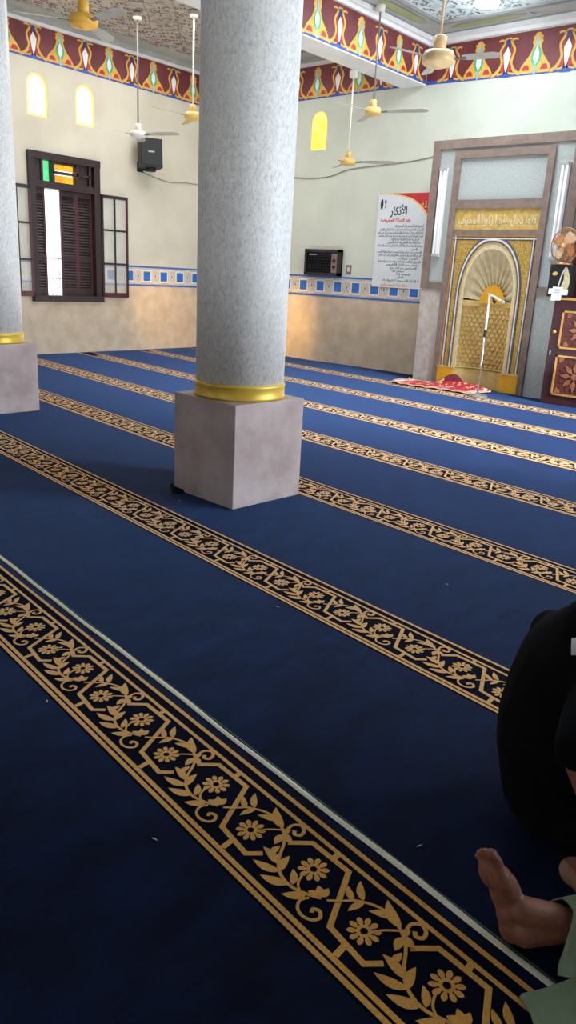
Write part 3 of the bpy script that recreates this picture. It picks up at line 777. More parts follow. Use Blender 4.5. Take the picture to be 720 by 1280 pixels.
# gold field with arch opening: panel from x -.605..+.605
mb = MB()
A = arc(.46, ZS, 2.0, 28)
n = len(A)
outer = []
for (u, v) in A:
    outer.append((u*1.0 if False else (.58 if u > 0 else -.58) if v < 1.35 else max(-.58, min(.58, u*1.9)), 2.035 if v > 1.62 else v))
vs = [fm(u, v, .006) for u, v in A]+[fm(u, v, .006) for u, v in outer]
mb.add(vs, [(i, i+1, n+i+1, n+i) for i in range(n-1)], M['filigree'])
for s in (-1, 1):
    mb.add([fm(s*.46, .26, .006), fm(s*.605, .26, .006), fm(s*.605, 2.035, .006), fm(s*.58, 2.035, .006), fm(s*.58, ZS, .006), fm(s*.46, ZS, .006)], [(0, 1, 2, 3, 4, 5)], M['filigree'])
# fill top corners properly
for s in (-1, 1):
    mb.add([fm(s*.30, 2.035, .0055), fm(s*.60, 2.035, .0055), fm(s*.60, 1.2, .0055), fm(s*.465, 1.2, .0055), fm(s*.44, 1.5, .0055), fm(s*.36, 1.8, .0055)], [(0, 1, 2, 3, 4, 5)], M['filigree'])
sp = mb.build('gold_spandrel', mih)
# backing so nothing is open behind the spandrel
mb = MB()
arch_band(mb, .47, 2.01, .36, 1.86, ZS, .26, .004, M['m_cream'], -.02)
arch_band(mb, .475, 2.015, .455, 1.99, ZS, .26, .020, M['m_dark'])
arch_band(mb, .455, 1.99, .437, 1.965, ZS, .26, .026, M['m_white'])
arch_band(mb, .437, 1.965, .420, 1.945, ZS, .26, .020, M['m_dark'])
arch_band(mb, .420, 1.945, .405, 1.925, ZS, .26, .014, M['m_gold'])
mb.build('arch_moulding', mih)
mb = MB()
for s in (-1, 1):
    for u, wd, m, w in ((.600, .014, 'wood_gold', .02), (.578, .010, 'm_dark', .014), (.562, .016, 'm_white', .022), (.546, .010, 'm_dark', .014)):
        mbox(mb, s*u-wd/2, s*u+wd/2, .26, 2.02, 0, w, m)
for v, wd, m, w in ((2.025, .02, 'wood_gold', .02), (2.004, .010, 'm_dark', .014), (1.990, .016, 'm_white', .0225), (1.974, .010, 'm_dark', .014)):
    mbox(mb, -.605, .605, v-wd/2, v+wd/2, 0, w, m)
mb.build('border_lines', mih)
for s in (-1, 1):
    mb = MB(); mb.box(s*.49-.125, s*.49+.125, -.05, -.001, CZ, .27, M['m_orange'], bev=.006)
    mbox(mb, s*.49-.13, s*.49+.13, .25, .275, 0, .055, 'm_gold'); mb.build('pilaster_foot', mih)
# niche: half cylinder with ribs, half dome with flutes
RW_, DEP = .385, .20
mb = MB(); nseg = 28
rows = [0.0, .26, .28, 1.10, 1.19]
def niche_pt(a, z, k=1): return (RW_*k*cos(a), DEP*sin(a)*k, z)
vs = []; fs = []
for z in rows:
    for i in range(nseg+1): vs.append(niche_pt(PI*i/nseg, z))
for r_ in range(len(rows)-1):
    for i in range(nseg): a = r_*(nseg+1)+i; fs.append((a, a+nseg+1, a+nseg+2, a+1))
mb.add(vs, fs, M['m_back'], True)
mb.build('niche_wall', mih)
# hexagon lattice ribs on the niche wall
mb = MB()
def on_niche(s, z, off=.006):
    a = PI*(.5-s/(2*RW_)*.62*1.0); a = max(.02, min(PI-.02, a))
    return Vector((( RW_-off)*cos(a), (DEP-off)*sin(a), z))
hw = .068
for r_ in range(13):
    z = .32+r_*hw*.90
    if z > 1.06: break
    for c in range(-8, 9):
        s = (c+(.5 if r_ % 2 else 0))*hw*1.25
        if abs(s) > .58: continue
        P = [on_niche(s+hw*.60*cos(PI/3*k+PI/6), z+hw*.55*sin(PI/3*k+PI/6)) for k in range(7)]
        mb.tube(P, .0055, M['m_gold'], 4)
mb.build('lattice_relief', mih)
for z, h in ((.27, .022), (1.12, .022)):
    mb = MB(); pts = [niche_pt(PI*i/nseg, z, .985) for i in range(nseg+1)]
    mb.tube(pts, h*.5, M['m_gold'], 6); mb.build('niche_moulding', mih)
# fluted shell
mb = MB(); nf = 23; na = nf*6; nr = 9; vs = []; fs = []
C0 = Vector((0, .30, 1.16))
for j in range(nr+1):
    q = j/nr
    for i in range(na+1):
        th = PI*i/na
        ct = cos(th); edge = Vector((.385*math.copysign(abs(ct)**.90, ct), 0, ZS-.02+(1.90-ZS)*sin(th)**.95))
        p = C0.lerp(edge, q)
        bul = sin(PI*min(1, q)**.9*.5+0)*.0
        depth = .20*math.sqrt(max(0, 1-q*q))
        fl = abs(sin(nf*th/1.0*.5*2*.5))
        p = Vector((edge.x*q, depth+(.045*(1-fl))*min(1, q*3)*(1 if q < .98 else 0), 1.16+(edge.z-1.16)*q))
        vs.append(p)
for j in range(nr):
    for i in range(na):
        a = j*(na+1)+i; fs.append((a, a+1, a+na+2, a+na+1))
mb.add(vs, fs, M['m_cream'], True)
mb.build('fluted_shell', mih)
mb = MB()
P = [(0, 0)]+[((.185+.010*(1 if k % 2 else -1))*cos(PI*k/26), (.25+.012*(1 if k % 2 else -1))*sin(PI*k/26)) for k in range(27)]
vs = [(0, .17, 1.16)]+[(u, .150, 1.16+v) for u, v in P[1:]]
mb.add(vs, [(0, k, k+1) for k in range(1, 27)], M['m_orange'])
mb.build('sunburst', mih)

# ---------- arabic text helper (presentation forms, visual order)
AR = {'ا': ('\ufe8d', '\ufe8e', None, None), 'أ': ('\ufe83', '\ufe84', None, None), 'إ': ('\ufe87', '\ufe88', None, None), 'آ': ('\ufe81', '\ufe82', None, None),
 'ب': tuple('\ufe8f\ufe90\ufe91\ufe92'), 'ت': tuple('\ufe95\ufe96\ufe97\ufe98'), 'ث': tuple('\ufe99\ufe9a\ufe9b\ufe9c'), 'ج': tuple('\ufe9d\ufe9e\ufe9f\ufea0'),
 'ح': tuple('\ufea1\ufea2\ufea3\ufea4'), 'خ': tuple('\ufea5\ufea6\ufea7\ufea8'), 'د': ('\ufea9', '\ufeaa', None, None), 'ذ': ('\ufeab', '\ufeac', None, None),
 'ر': ('\ufead', '\ufeae', None, None), 'ز': ('\ufeaf', '\ufeb0', None, None), 'س': tuple('\ufeb1\ufeb2\ufeb3\ufeb4'), 'ش': tuple('\ufeb5\ufeb6\ufeb7\ufeb8'),
 'ص': tuple('\ufeb9\ufeba\ufebb\ufebc'), 'ض': tuple('\ufebd\ufebe\ufebf\ufec0'), 'ط': tuple('\ufec1\ufec2\ufec3\ufec4'), 'ظ': tuple('\ufec5\ufec6\ufec7\ufec8'),
 'ع': tuple('\ufec9\ufeca\ufecb\ufecc'), 'غ': tuple('\ufecd\ufece\ufecf\ufed0'), 'ف': tuple('\ufed1\ufed2\ufed3\ufed4'), 'ق': tuple('\ufed5\ufed6\ufed7\ufed8'),
 'ك': tuple('\ufed9\ufeda\ufedb\ufedc'), 'ل': tuple('\ufedd\ufede\ufedf\ufee0'), 'م': tuple('\ufee1\ufee2\ufee3\ufee4'), 'ن': tuple('\ufee5\ufee6\ufee7\ufee8'),
 'ه': tuple('\ufee9\ufeea\ufeeb\ufeec'), 'و': ('\ufeed', '\ufeee', None, None), 'ي': tuple('\ufef1\ufef2\ufef3\ufef4'), 'ى': ('\ufeef', '\ufef0', None, None),
 'ة': ('\ufe93', '\ufe94', None, None), 'ء': ('\ufe80', None, None, None), 'LA': ('\ufefb', '\ufefc', None, None), 'LAH': ('\ufef7', '\ufef8', None, None)}
def shape(txt):
    L = []; i = 0
    while i < len(txt):
        if txt[i] == 'ل' and i+1 < len(txt) and txt[i+1] in 'اأ': L.append('LA' if txt[i+1] == 'ا' else 'LAH'); i += 2
        else: L.append(txt[i]); i += 1
    out = []
    for k, c in enumerate(L):
        if c not in AR: out.append(c); continue
        prev = k > 0 and L[k-1] in AR and AR[L[k-1]][2] is not None
        nxt = k < len(L)-1 and L[k+1] in AR and AR[c][2] is not None and L[k+1] != 'ء'
        f = AR[c]
        g = f[3] if prev and nxt else f[1] if prev else f[2] if nxt else f[0]
        out.append(g or f[0])
    return ''.join(out[::-1])
def text_mesh(name, txt, size, m, parent, mtx, align='RIGHT', width=None, bold=0, ext=.0004):
    cu = bpy.data.curves.new(name, 'FONT'); cu.body = txt; cu.size = size; cu.align_x = align; cu.extrude = ext; cu.offset = bold; cu.resolution_u = 2
    o = bpy.data.objects.new(name, cu); COL.objects.link(o)
    bpy.context.view_layer.update()
    dg = bpy.context.evaluated_depsgraph_get()
    me = bpy.data.meshes.new_from_object(o.evaluated_get(dg)); bpy.data.objects.remove(o)
    if width and len(me.vertices):
        xs = [v.co.x for v in me.vertices]; cw = max(xs)-min(xs)
        k = width/cw
        x1 = max(xs) if align == 'RIGHT' else (max(xs)+min(xs))/2 if align == 'CENTER' else min(xs)
        for v in me.vertices: v.co.x = (v.co.x-x1)*k+(0 if align != 'CENTER' else 0)
    me.transform(mtx); me.materials.clear(); me.materials.append(m)
    q = bpy.data.objects.new(name, me); COL.objects.link(q)
    if parent: q.parent = parent
    return q
# text standing on a wall facing -Y (toward the room): x right, z up
def TM(x, y, z): return Matrix.Translation((x, y, z)) @ Matrix.Rotation(PI/2, 4, 'X')
text_mesh('calligraphy', shape('كلما دخل عليها زكريا المحراب'), .155, M['m_cream'], pan, TM(.0, -.012, 2.175), 'CENTER', 1.12, .004, .004)

# fluorescent fixtures on the mihrab
def tube_lamp(x, zb, zt, label, n=2):
    t = thing('fluorescent_lamp', label, 'lamp', (x, MY-.001, zb)); h = zt-zb
    mb = MB(); mb.box(-.055, .055, -.035, 0, 0, h, M['white_enamel'], bev=.004); mb.build('housing', t)
    for s in (-1, 1)[:n]:
        mb = MB(); mb.tube([(s*.028, -.058, .04), (s*.028, -.058, h-.04)], .014, M['tube_glass'], 12); mb.build('tube', t)
    for z in (.02, h-.02):
        mb = MB(); mb.box(-.05, .05, -.075, -.03, z-.02, z+.02, M['grey_plastic'], bev=.004); mb.build('end_cap', t)
tube_lamp(MX-.845, 1.74, 2.88, 'white twin-tube fluorescent lamp on the marble left of the mihrab')
tube_lamp(MX+.845, 1.74, 2.88, 'white twin-tube fluorescent lamp on the marble right of the mihrab, behind the desk fan')

# ------------------------------------------------------------------ MICROPHONE STAND
mic = thing('microphone_stand', 'thin silver microphone stand with a boom in front of the mihrab', 'microphone stand', (-4.585, 9.075, CZ+.005))
mb = MB(); mb.lathe([(.13, 0), (.135, .008), (.12, .018), (.03, .026), (.018, .05)], M['rod_dark'], 32); mb.build('base', mic)
mb = MB(); mb.tube([(0, 0, .03), (0, 0, .80)], .011, M['chrome'], 12); mb.tube([(0, 0, .78), (0, 0, 1.27)], .014, M['white_enamel'], 12); mb.build('pole', mic)
mb = MB(); mb.lathe([(.019, .76), (.021, .77), (.021, .83), (.018, .84)], M['black_plastic'], 16); mb.build('clutch', mic)
mb = MB(); mb.tube([(-.02, 0, 1.275), (.06, -.02, 1.255), (.21, -.06, 1.20)], .012, M['white_enamel'], 10); mb.build('boom', mic)
mb = MB(); mb.tube([(.05, -.02, 1.245), (.075, -.03, 1.20), (.10, -.035, 1.185)], [.010, .016, .022], M['black_plastic'], 12); mb.build('microphone', mic); mb = MB(); mb.tube([(.20, -.058, 1.205), (.235, -.068, 1.19)], [.018, .018], M['grey_plastic'], 12); mb.build('boom_end', mic)

# ------------------------------------------------------------------ PRAYER RUG (rumpled)
rug = thing('prayer_rug', 'rumpled red and cream prayer rug lying in front of the mihrab', 'rug', (-5.33, 9.36, CZ+.004), .03)
nx, ny = 46, 26; Wd, Hd = 1.30, .62
def rugz(u, v):
    z = .012+.03*max(0, sin(u*7+v*2.5))**2*max(0, sin(v*3+.6))+.012*sin(u*16+v*9)**2
    r = math.exp(-((u-.08+(.34-v)*.5)/.16)**2-((v-.28)/.09)**2)*.13+math.exp(-((u-.38)/.2)**2-((v-.20)/.06)**2)*.06
    return max(.004, z+r)
mb = MB(); G = {}
vs = []
for j in range(ny+1):
    for i in range(nx+1):
        u = -Wd/2+Wd*i/nx; v = -Hd/2+Hd*j/ny
        x = u+.05*sin(v*6+1)+.03*sin(v*15); y = v*.95+.03*sin(u*7)+.05*(u > .2)*(u-.2)
        vs.append((x, y, rugz(u, v)))
for j in range(ny):
    for i in range(nx):
        a = j*(nx+1)+i; u = (i+.5)/nx; v = (j+.5)/ny
        edge = min(u, 1-u)*Wd; ev = min(v, 1-v)*Hd
        m = 'rug_cream' if min(edge, ev) < .035 else 'rug_red' if min(edge, ev) < .07 else 'rug_cream' if min(edge, ev) < .10 else 'rug_red'
        if v > .80 and u > .45: m = 'rug_dark'
        mb.add([vs[a], vs[a+1], vs[a+nx+2], vs[a+nx+1]], [(0, 1, 2, 3)], M[m], True)
o = mb.build('woven_cloth', rug)
bm = bmesh.new(); bm.from_mesh(o.data); bmesh.ops.remove_doubles(bm, verts=bm.verts, dist=1e-5); bm.to_mesh(o.data); bm.free()
sd = o.modifiers.new('thick', 'SOLIDIFY'); sd.thickness = .004; sd.offset = 1

# ------------------------------------------------------------------ MINBAR (pulpit) at right
mn = thing('minbar', 'burgundy carved wooden minbar with gold-framed panels to the right of the mihrab', 'minbar', (-3.88, 9.40, CZ+.001))
mb = MB(); mb.box(0, 1.35, 0, .85, 0, 1.262, M['red_wood'], bev=.006); mb.build('cabinet_body', mn)
def door(z0_, z1_, x0=.13, x1=.66, nm='carved_panel'):
    e = mb2 = MB(); fw = .022
    mb2.box(x0, x1, -.012, 0, z0_, z1_, M['carved'])
    p = mb2.build(nm, mn)
    mb3 = MB()
    for a, b, c, d in ((x0, x1, z0_, z0_+fw), (x0, x1, z1_-fw, z1_), (x0, x0+fw, z0_, z1_), (x1-fw, x1, z0_, z1_)): mb3.box(a, b, -.026, -.010, c, d, M['wood_gold'])
    mb3.build('gold_frame', p)
    # arabesque star relief
    mb4 = MB(); f = lambda u, v, w: (u, -w, v)
    cx = (x0+x1)/2; cz = (z0_+z1_)/2; R = min(x1-x0, z1_-z0_)/2-.03
    for (ox, oz) in ((0, 0),):
        for k in range(8):
            a = PI*k/4
            pts = [(cx+ox+r*cos(a+d), cz+oz+r*sin(a+d)) for r, d in ((R*.22, 0), (R*.50, .30), (R*.86, 0), (R*.50, -.30))]
            mb4.prism(pts, .012, .022, M['relief_brown'], f)
            a2 = a+PI/8
            pts = [(cx+r*cos(a2+d), cz+r*sin(a2+d)) for r, d in ((R*.55, .0), (R*.78, .16), (R*1.0, 0), (R*.78, -.16))]
            mb4.prism(pts, .012, .020, M['carved'], f)
        mb4.prism(ellipse(cx, cz, R*.17, R*.17, 16), .012, .026, M['relief_brown'], f)
    for sx in (-1, 1):
        for sz in (-1, 1):
            mb4.prism([(cx+sx*R*1.02, cz+sz*R*1.02), (cx+sx*R*.70, cz+sz*R*.98), (cx+sx*R*.80, cz+sz*R*.80), (cx+sx*R*.98, cz+sz*R*.70)], .012, .020, M['relief_brown'], f)
    fixn(mb4.build('star_relief', p))
door(.69, 1.14); door(.12, .61)
door(.69, 1.14, .72, 1.25); door(.12, .61, .72, 1.25)
mb = MB(); mb.lathe([(.006, 0), (.006, .03), (.018, .035), (.022, .05), (.014, .06)], M['wood_gold'], 16, Matrix.Translation((.075, 0, .885)) @ Matrix.Rotation(PI/2, 4, 'X')); mb.build('door_knob', mn)
mb = MB(); mb.box(.035, .05, -.012, 0, .60, .66, M['chrome'], bev=.003); mb.build('latch', mn)
mb = MB(); mb.box(-.02, 1.38, -.03, .87, 1.262, 1.292, M['wood_gold'], bev=.006); mb.build('gold_cornice', mn)
mb = MB()
mb.box(.06, .20, .20, .35, 1.292, 2.85, M['red_wood'], bev=.004); mb.box(1.15, 1.29, .20, .35, 1.292, 2.85, M['red_wood'], bev=.004)
mb.box(.061, 1.289, .201, .351, 2.72, 2.86, M['red_wood'], bev=.004); mb.box(.20, 1.15, .27, .31, 1.292, 2.72, M['carved'])
mb.build('backboard', mn)
mb = MB()
for a, b, c, d in ((.20, .225, 1.292, 2.72), (1.125, 1.15, 1.292, 2.72), (.2, 1.15, 2.695, 2.72), (.2, 1.15, 1.75, 1.775), (.2, 1.15, 1.40, 1.425)): mb.box(a, b, .245, .27, c, d, M['wood_gold'])
for k in range(9): mb.tube([(.26+k*.105, .24, 1.43), (.26+k*.105, .24, 1.75)], .012, M['wood_gold'], 8)
mb.build('gold_lattice', mn)

# black box with golden ornament + paper + desk fan standing on the minbar corner
bx = thing('display_box', 'black box with a pale golden ornament standing on the left corner of the minbar', 'display', (-3.845, 9.36, 1.306))
mb = MB(); mb.box(-.135, .135, .0, .16, 0, .375, M['black_plastic'], bev=.006); mb.build('case', bx)
mb = MB(); f = lambda u, v, w: (u, -w, v)
P = [(.02, .06), (.085, .05), (.12, .12), (.125, .21), (.10, .29), (.07, .345), (.045, .29), (.055, .21), (.035, .14)]
mb.prism([tuple(q) for q in spline(P+[P[0]], 4)][:-1], 0, .006, M['m_cream'], f)
mb.stroke(spline([(-.005, .08), (.01, .19), (.03, .28), (.06, .345)], 5), .016, .004, M['m_white'], f)
for a in (.12, .18, .24): mb.stroke(spline([(.05, a), (.075, a+.025), (.10, a)], 4), .008, .008, M['m_gold'], f)
mb.prism(spline([(-.10, .27), (-.06, .295), (-.03, .27), (-.05, .25), (-.085, .25), (-.10, .27)], 3)[:-1], 0, .004, M['tan_enamel'], f)
mb.build('gold_ornament', bx)
pp = MB(); pp.prism([(-.07, -.085), (.055, -.075), (.06, .075), (-.06, .08)], 0, .0015, M['paper'], lambda u, v, w: (u, -w+.004*sin(u*40), v))
pp.prism([(-.11, -.01), (-.06, .0), (-.055, .06), (-.11, .055)], .001, .0025, M['paper'], lambda u, v, w: (u, -w, v))
pp.prism([(.05, -.015), (.13, -.01), (.13, .05), (.055, .055)], .001, .0025, M['paper'], lambda u, v, w: (u, -w, v))
for k in range(4): pp.prism([(-.035, .045-k*.018), (.03, .047-k*.018), (.03, .051-k*.018), (-.035, .049-k*.018)], .002, .0028, M['ink'], lambda u, v, w: (u, -w, v))
po = pp.build('paper_note', None, (-3.845, 9.349, 1.345))
tag(po, 'crumpled white paper note taped to the front of the black box', 'paper')

fan = thing('desk_fan', 'brass-coloured caged desk fan on top of the black box beside the mihrab', 'fan', (-3.845, 9.38, 1.683), -.25)
mb = MB(); mb.lathe([(.10, 0), (.10, .012), (.05, .022), (.018, .035), (.014, .05)], M['brass'], 24, Matrix.Translation((0, .03, 0))); mb.build('base', fan)
mb = MB(); mb.tube([(0, .03, .03), (0, .075, .14), (0, .06, .215)], .012, M['brass'], 10); mb.tube([(0, .12, .215), (0, .02, .215)], [.04, .045], M['brass'], 16); mb.build('motor', fan)
mb = MB()
for k in range(4):
    a = PI/2*k+.5; pts = []
    R = Matrix.Translation((0, -.01, .215)) @ Matrix.Rotation(a, 4, 'Y') @ Matrix.Rotation(.35, 4, 'X')
    q = [(.025, -.02), (.07, -.075), (.13, -.085), (.165, -.03), (.165, .03), (.12, .055), (.06, .04), (.025, .02)]
    mb.prism(q, -.0015, .0015, M['peach'] if k % 2 else M['brass'], lambda u, v, w, R=R: tuple(R @ Vector((u, w, v))))
mb.lathe([(.03, -.01), (.032, .02), (.01, .03)], M['peach'], 16, Matrix.Translation((0, -.02, .215)) @ Matrix.Rotation(PI/2, 4, 'X'))
mb.build('blades', fan)
mb = MB(); ctr = Vector((0, 0, .215))
for s, yy in ((1, -.045), (-1, .04)):
    for r in (.07, .13, .185):
        mb.tube([ctr+Vector((r*cos(2*PI*k/28), yy*(1-(r/.2)**3), r*sin(2*PI*k/28))) for k in range(29)], .0022, M['brass'], 4)
    for k in range(24):
        a = 2*PI*k/24; mb.tube([ctr+Vector((r*cos(a), yy*(1-(r/.2)**3), r*sin(a))) for r in (.02, .08, .14, .18, .2)], .0012, M['brass'], 4)
mb.tube([ctr+Vector((.2*cos(2*PI*k/36), 0, .2*sin(2*PI*k/36))) for k in range(37)], .006, M['brass'], 6)
mb.build('cage', fan)

# ------------------------------------------------------------------ POSTER
po = thing('wall_poster', 'tall white poster with Arabic text and red corner, hung left of the mihrab', 'poster', (-6.80, YQ-.012, 1.285))
PW, PH = .95, 1.365
mb = MB(); mb.box(-PW/2, PW/2, -.012, 0, 0, PH, M['poster_white'], bev=.002); mb.build('board', po)
mb = MB(); f = lambda u, v, w: (u, -w, v)
cur = spline([(-.46, PH-.002), (-.20, PH-.015), (.10, PH-.075), (.30, PH-.19), (.42, PH-.32), (PW/2-.004, PH-.45)], 6)
mb.prism(cur+[(PW/2-.004, PH-.002)], .0125, .0135, M['poster_red'], f)
mb.stroke(cur, .012, .0145, M['poster_yellow'], f, w2=.035)
mb.build('red_corner', po)
mb = MB(); mb.box(PW/2-.012, PW/2+.012, -.016, 0, -.0, PH, M['t_cream']); mb.build('cream_edge', po)
text_mesh('title', shape('الأذكار'), .165, M['ink_dark'], po, TM(-.085, -.0135, 1.06), 'CENTER', .30, .004)
text_mesh('subtitle', shape('بعد الصلاة المفروضة'), .075, M['ink_red'], po, TM(-.13, -.0135, .965), 'CENTER', .54, .002)
text_mesh('corner_text', shape('لله'), .12, M['poster_yellow'], po, TM(.44, -.0148, 1.16), 'RIGHT', .15, .001)
lines = [('أستغفر الله أستغفر الله أستغفر الله', .52, 0), ('اللهم أنت السلام ومنك السلام تباركت يا ذا الجلال والإكرام', .78, 0), ('لا إله إلا الله وحده لا شريك له له الملك وله الحمد وهو على كل شيء قدير', .82, 0),
 ('اللهم لا مانع لما أعطيت ولا معطي لما منعت ولا ينفع ذا الجد منك الجد', .80, 0), ('لا حول ولا قوة إلا بالله ولا نعبد إلا إياه', .50, .06), ('له النعمة وله الفضل وله الثناء الحسن', .58, .04),
 ('سبحان الله والحمد لله والله أكبر ثلاثا وثلاثين مرة بعد كل صلاة', .80, 0), ('قدير', .10, .08), ('اللهم أعني على ذكرك وشكرك وحسن عبادتك وآية الكرسي', .80, 0), ('قل هو الله أحد وقل أعوذ برب الفلق وقل أعوذ برب الناس', .78, 0),
 ('ثلاث مرات', .36, .05), ('اللهم إني أسألك علما نافعا ورزقا طيبا وعملا متقبلا', .78, 0), ('بعد صلاة الفجر', .60, .03), ('اللهم أجرني من النار سبع', .48, .06), ('سبحان الله', .22, .28), ('الحمد لله', .26, .16), ('الله أكبر', .12, .28), ('لا إله إلا الله وحده لا شريك له', .66, .0)]
for i, (tx, wd, off) in enumerate(lines):
    text_mesh('text_line', shape(tx), .042, M['ink'], po, TM(.385-off, -.0133, .885-i*.0462), 'RIGHT', wd, .0012)
text_mesh('footer', shape('صدقة جارية لا تنسونا من الدعاء'), .05, M['ink_orange'], po, TM(-.06, -.0135, .028), 'CENTER', .50, .0015)
mb = MB(); mb.prism(ellipse(-.40, 1.215, .026, .075, 14), .0125, .014, M['ink_dark'], f); mb.prism(ellipse(-.335, 1.25, .020, .028, 12), .0125, .0135, M['ink'], f)
mb.stroke([(-.345, 1.16), (-.32, 1.20), (-.345, 1.23)], .014, .0135, M['ink'], f); mb.build('emblem', po)

# ------------------------------------------------------------------ wall AC box, switch, speaker, cables
ac = thing('wall_air_conditioner', 'dark brown boxed window air conditioner set on the tile border of the front wall', 'air conditioner', (-8.27, YQ-.004, 1.412))
mb = MB()
aw, ah = .37, .41
for a, b, c, d in ((-aw, aw, 0, .045), (-aw, aw, ah-.045, ah), (-aw, -aw+.045, 0, ah), (aw-.045, aw, 0, ah)): mb.box(a, b, -.085, 0, c, d, M['dark_wood'])
mb.box(-aw, aw, -.03, 0, 0, ah, M['black_plastic']); mb.build('frame', ac)
mb = MB()
for k in range(14): mb.box(-.30+k*.034, -.292+k*.034, -.075, -.03, .06, ah-.10, M['black_plastic'])
for k in range(6): mb.box(-.31, .17, -.07, -.03, .07+k*.045, .078+k*.045, M['black_plastic'])
mb.box(-.32, .18, -.034, -.030, .05, ah-.06, M['ink_dark']); mb.build('front_grille', ac)
mb = MB(); mb.box(.19, .31, -.07, -.03, .05, ah-.06, M['brown_frame']); mb.lathe([(.022, 0), (.022, .02), (.016, .024)], M['black_plastic'], 16, Matrix.Translation((.25, -.07, .14)) @ Matrix.Rotation(PI/2, 4, 'X')); mb.lathe([(.022, 0), (.022, .02), (.016, .024)], M['black_plastic'], 16, Matrix.Translation((.25, -.07, .24)) @ Matrix.Rotation(PI/2, 4, 'X')); mb.build('control_panel', ac)
mb = MB(); mb.box(-.28, -.12, -.078, -.07, ah-.09, ah-.075, M['grey_plastic']); mb.build('badge', ac)
sw = thing('light_switch', 'small brown wall switch right of the air conditioner', 'switch', (-7.76, YQ-.002, 1.455))
mb = MB(); mb.box(-.048, .048, -.012, 0, 0, .14, M['brown_frame'], bev=.003); mb.build('plate', sw)
mb = MB(); mb.box(-.022, .022, -.018, -.012, .035, .105, M['t_cream'], bev=.002); mb.build('rocker', sw)

sp = thing('wall_speaker', 'black loudspeaker mounted high on the left wall beside the window', 'loudspeaker', (XL+.002, 8.56, 2.93), 0)
SPR = Matrix.Translation((.26, .0, .0)) @ Matrix.Scale(.86, 4) @ Matrix.Rotation(PI/2-.42, 4, 'Z') @ Matrix.Rotation(-.10, 4, 'X')
mb = MB(); pr = [(-.20, .12), (-.215, -.12), (.215, -.12), (.20, .12)]
mb.prism(pr, .0, .50, M['black_plastic'], lambda u, v, w: tuple(SPR @ Vector((u, v, w)))); fixn(mb.build('cabinet', sp))
mb = MB(); mb.box(-.195, .195, -.135, -.118, .03, .47, M['grille'], SPR, bev=.004); g = mb.build('grille', sp)
mb = MB(); mb.box(-.06, .06, -.139, -.134, .25, .275, M['grey_plastic'], SPR); mb.build('badge', g)
mb = MB(); mb.tube([(0, .0, .04), (.12, .0, -.02), (.26, .04, -.02)], .018, M['black_plastic'], 8); mb.box(.0, .012, -.06, .06, -.05, .10, M['black_plastic']); mb.box(.18, .30, -.03, .09, -.05, .02, M['black_plastic'])
mb.build('bracket', sp)

def cable(pts, label, r=.006):
    mb = MB(); mb.tube(spline(pts, 8), r, M['cable'], 6); tag(mb.build('wall_cable'), label, 'cable')
q = YQ-.012
cable([(-9.6, q, 3.02), (-8.85, q, 2.93), (-8.3, q, 2.93), (-7.9, q, 3.02), (-7.2, q, 3.06), (-6.6, q, 3.10), (-6.02, q, 3.20)], 'thin grey cable drooping along the front wall above the air conditioner')
cable([(XL+.012, 8.62, 2.88), (XL+.012, 9.15, 2.80), (XL+.012, 9.6, 2.83), (XL+.012, 10.2, 2.83)], 'thin cable running right from the loudspeaker on the left wall')

# ------------------------------------------------------------------ CEILING FANS
def ceiling_fan(x, y, ztop, zm, ang, label, motor, rod, bl, scale=1, brad=.66):
    t = thing('ceiling_fan', label, 'ceiling fan', (x, y, zm), ang)
    s = scale
    mb = MB(); mb.lathe([(.03, ztop-zm-.10), (.055, ztop-zm-.085), (.06, ztop-zm-.02), (.05, ztop-zm-.001)], M['white_enamel'], 24); mb.build('canopy', t)
    mb = MB(); mb.tube([(0, 0, .08*s), (0, 0, ztop-zm-.05)], .011, M[rod], 10); mb.build('rod', t)
    mb = MB(); mb.lathe([(.03*s, .17*s), (.05*s, .16*s), (.05*s, .08*s), (.04*s, .065*s)], M[motor], 24)
    mb.lathe([(.05*s, .07*s), (.11*s, .055*s), (.130*s, .02*s), (.128*s, -.02*s), (.112*s, -.036*s), (.05*s, -.046*s), (.04*s, -.056*s), (.02*s, -.062*s)], M[motor], 32); mb.build('motor', t)
    for k in range(3):
        a = 2*PI*k/3; R = Matrix.Rotation(a, 4, 'Z') @ Matrix.Rotation(-.20, 4, 'X')
        mb = MB(); mb.box(.10*s, .22*s, -.018, .018, -.004, .004, M['rod_dark'], R)
        q = [(.19*s, -.045), (.30, -.062), (brad-.06, -.068), (brad, -.04), (brad+.005, .03), (brad-.05, .055), (.30, .050), (.19*s, .035)]
        mb.prism(q, .003, .007, M[bl], lambda u, v, w, R=R: tuple(R @ Vector((u, v, w)))); fixn(mb.build('blade', t))
    return t
ceiling_fan(-6.70*1.0, 4.654, ZC, 3.49, 0, 'amber ceiling fan at the top left, nearest the left column', 'amber_enamel', 'amber_enamel', 'blade', 1.0, .60)
ceiling_fan(-9.45, 7.43, ZC-.001, 3.17, math.radians(18), 'white ceiling fan on a long dark rod above the loudspeaker', 'white_enamel', 'rod_dark', 'blade', .85)
ceiling_fan(-8.70, 7.78, ZC-.001, 3.40, math.radians(28), 'tan ceiling fan on a white rod half hidden behind the big column', 'tan_enamel', 'white_enamel', 'tan_enamel', .9)
ceiling_fan(-4.497, 7.202, ZC-.001, 3.47, math.radians(14), 'large cream ceiling fan hanging nearest the mihrab beam corner', 'cream_enamel', 'cream_enamel', 'blade', 1.25, .60)
ceiling_fan(-6.436, 8.85, ZC-.001, 3.457, math.radians(20), 'tan ceiling fan with grey blades on a dark rod crossing the beam frieze', 'tan_enamel', 'rod_dark', 'blade', .85, .72)
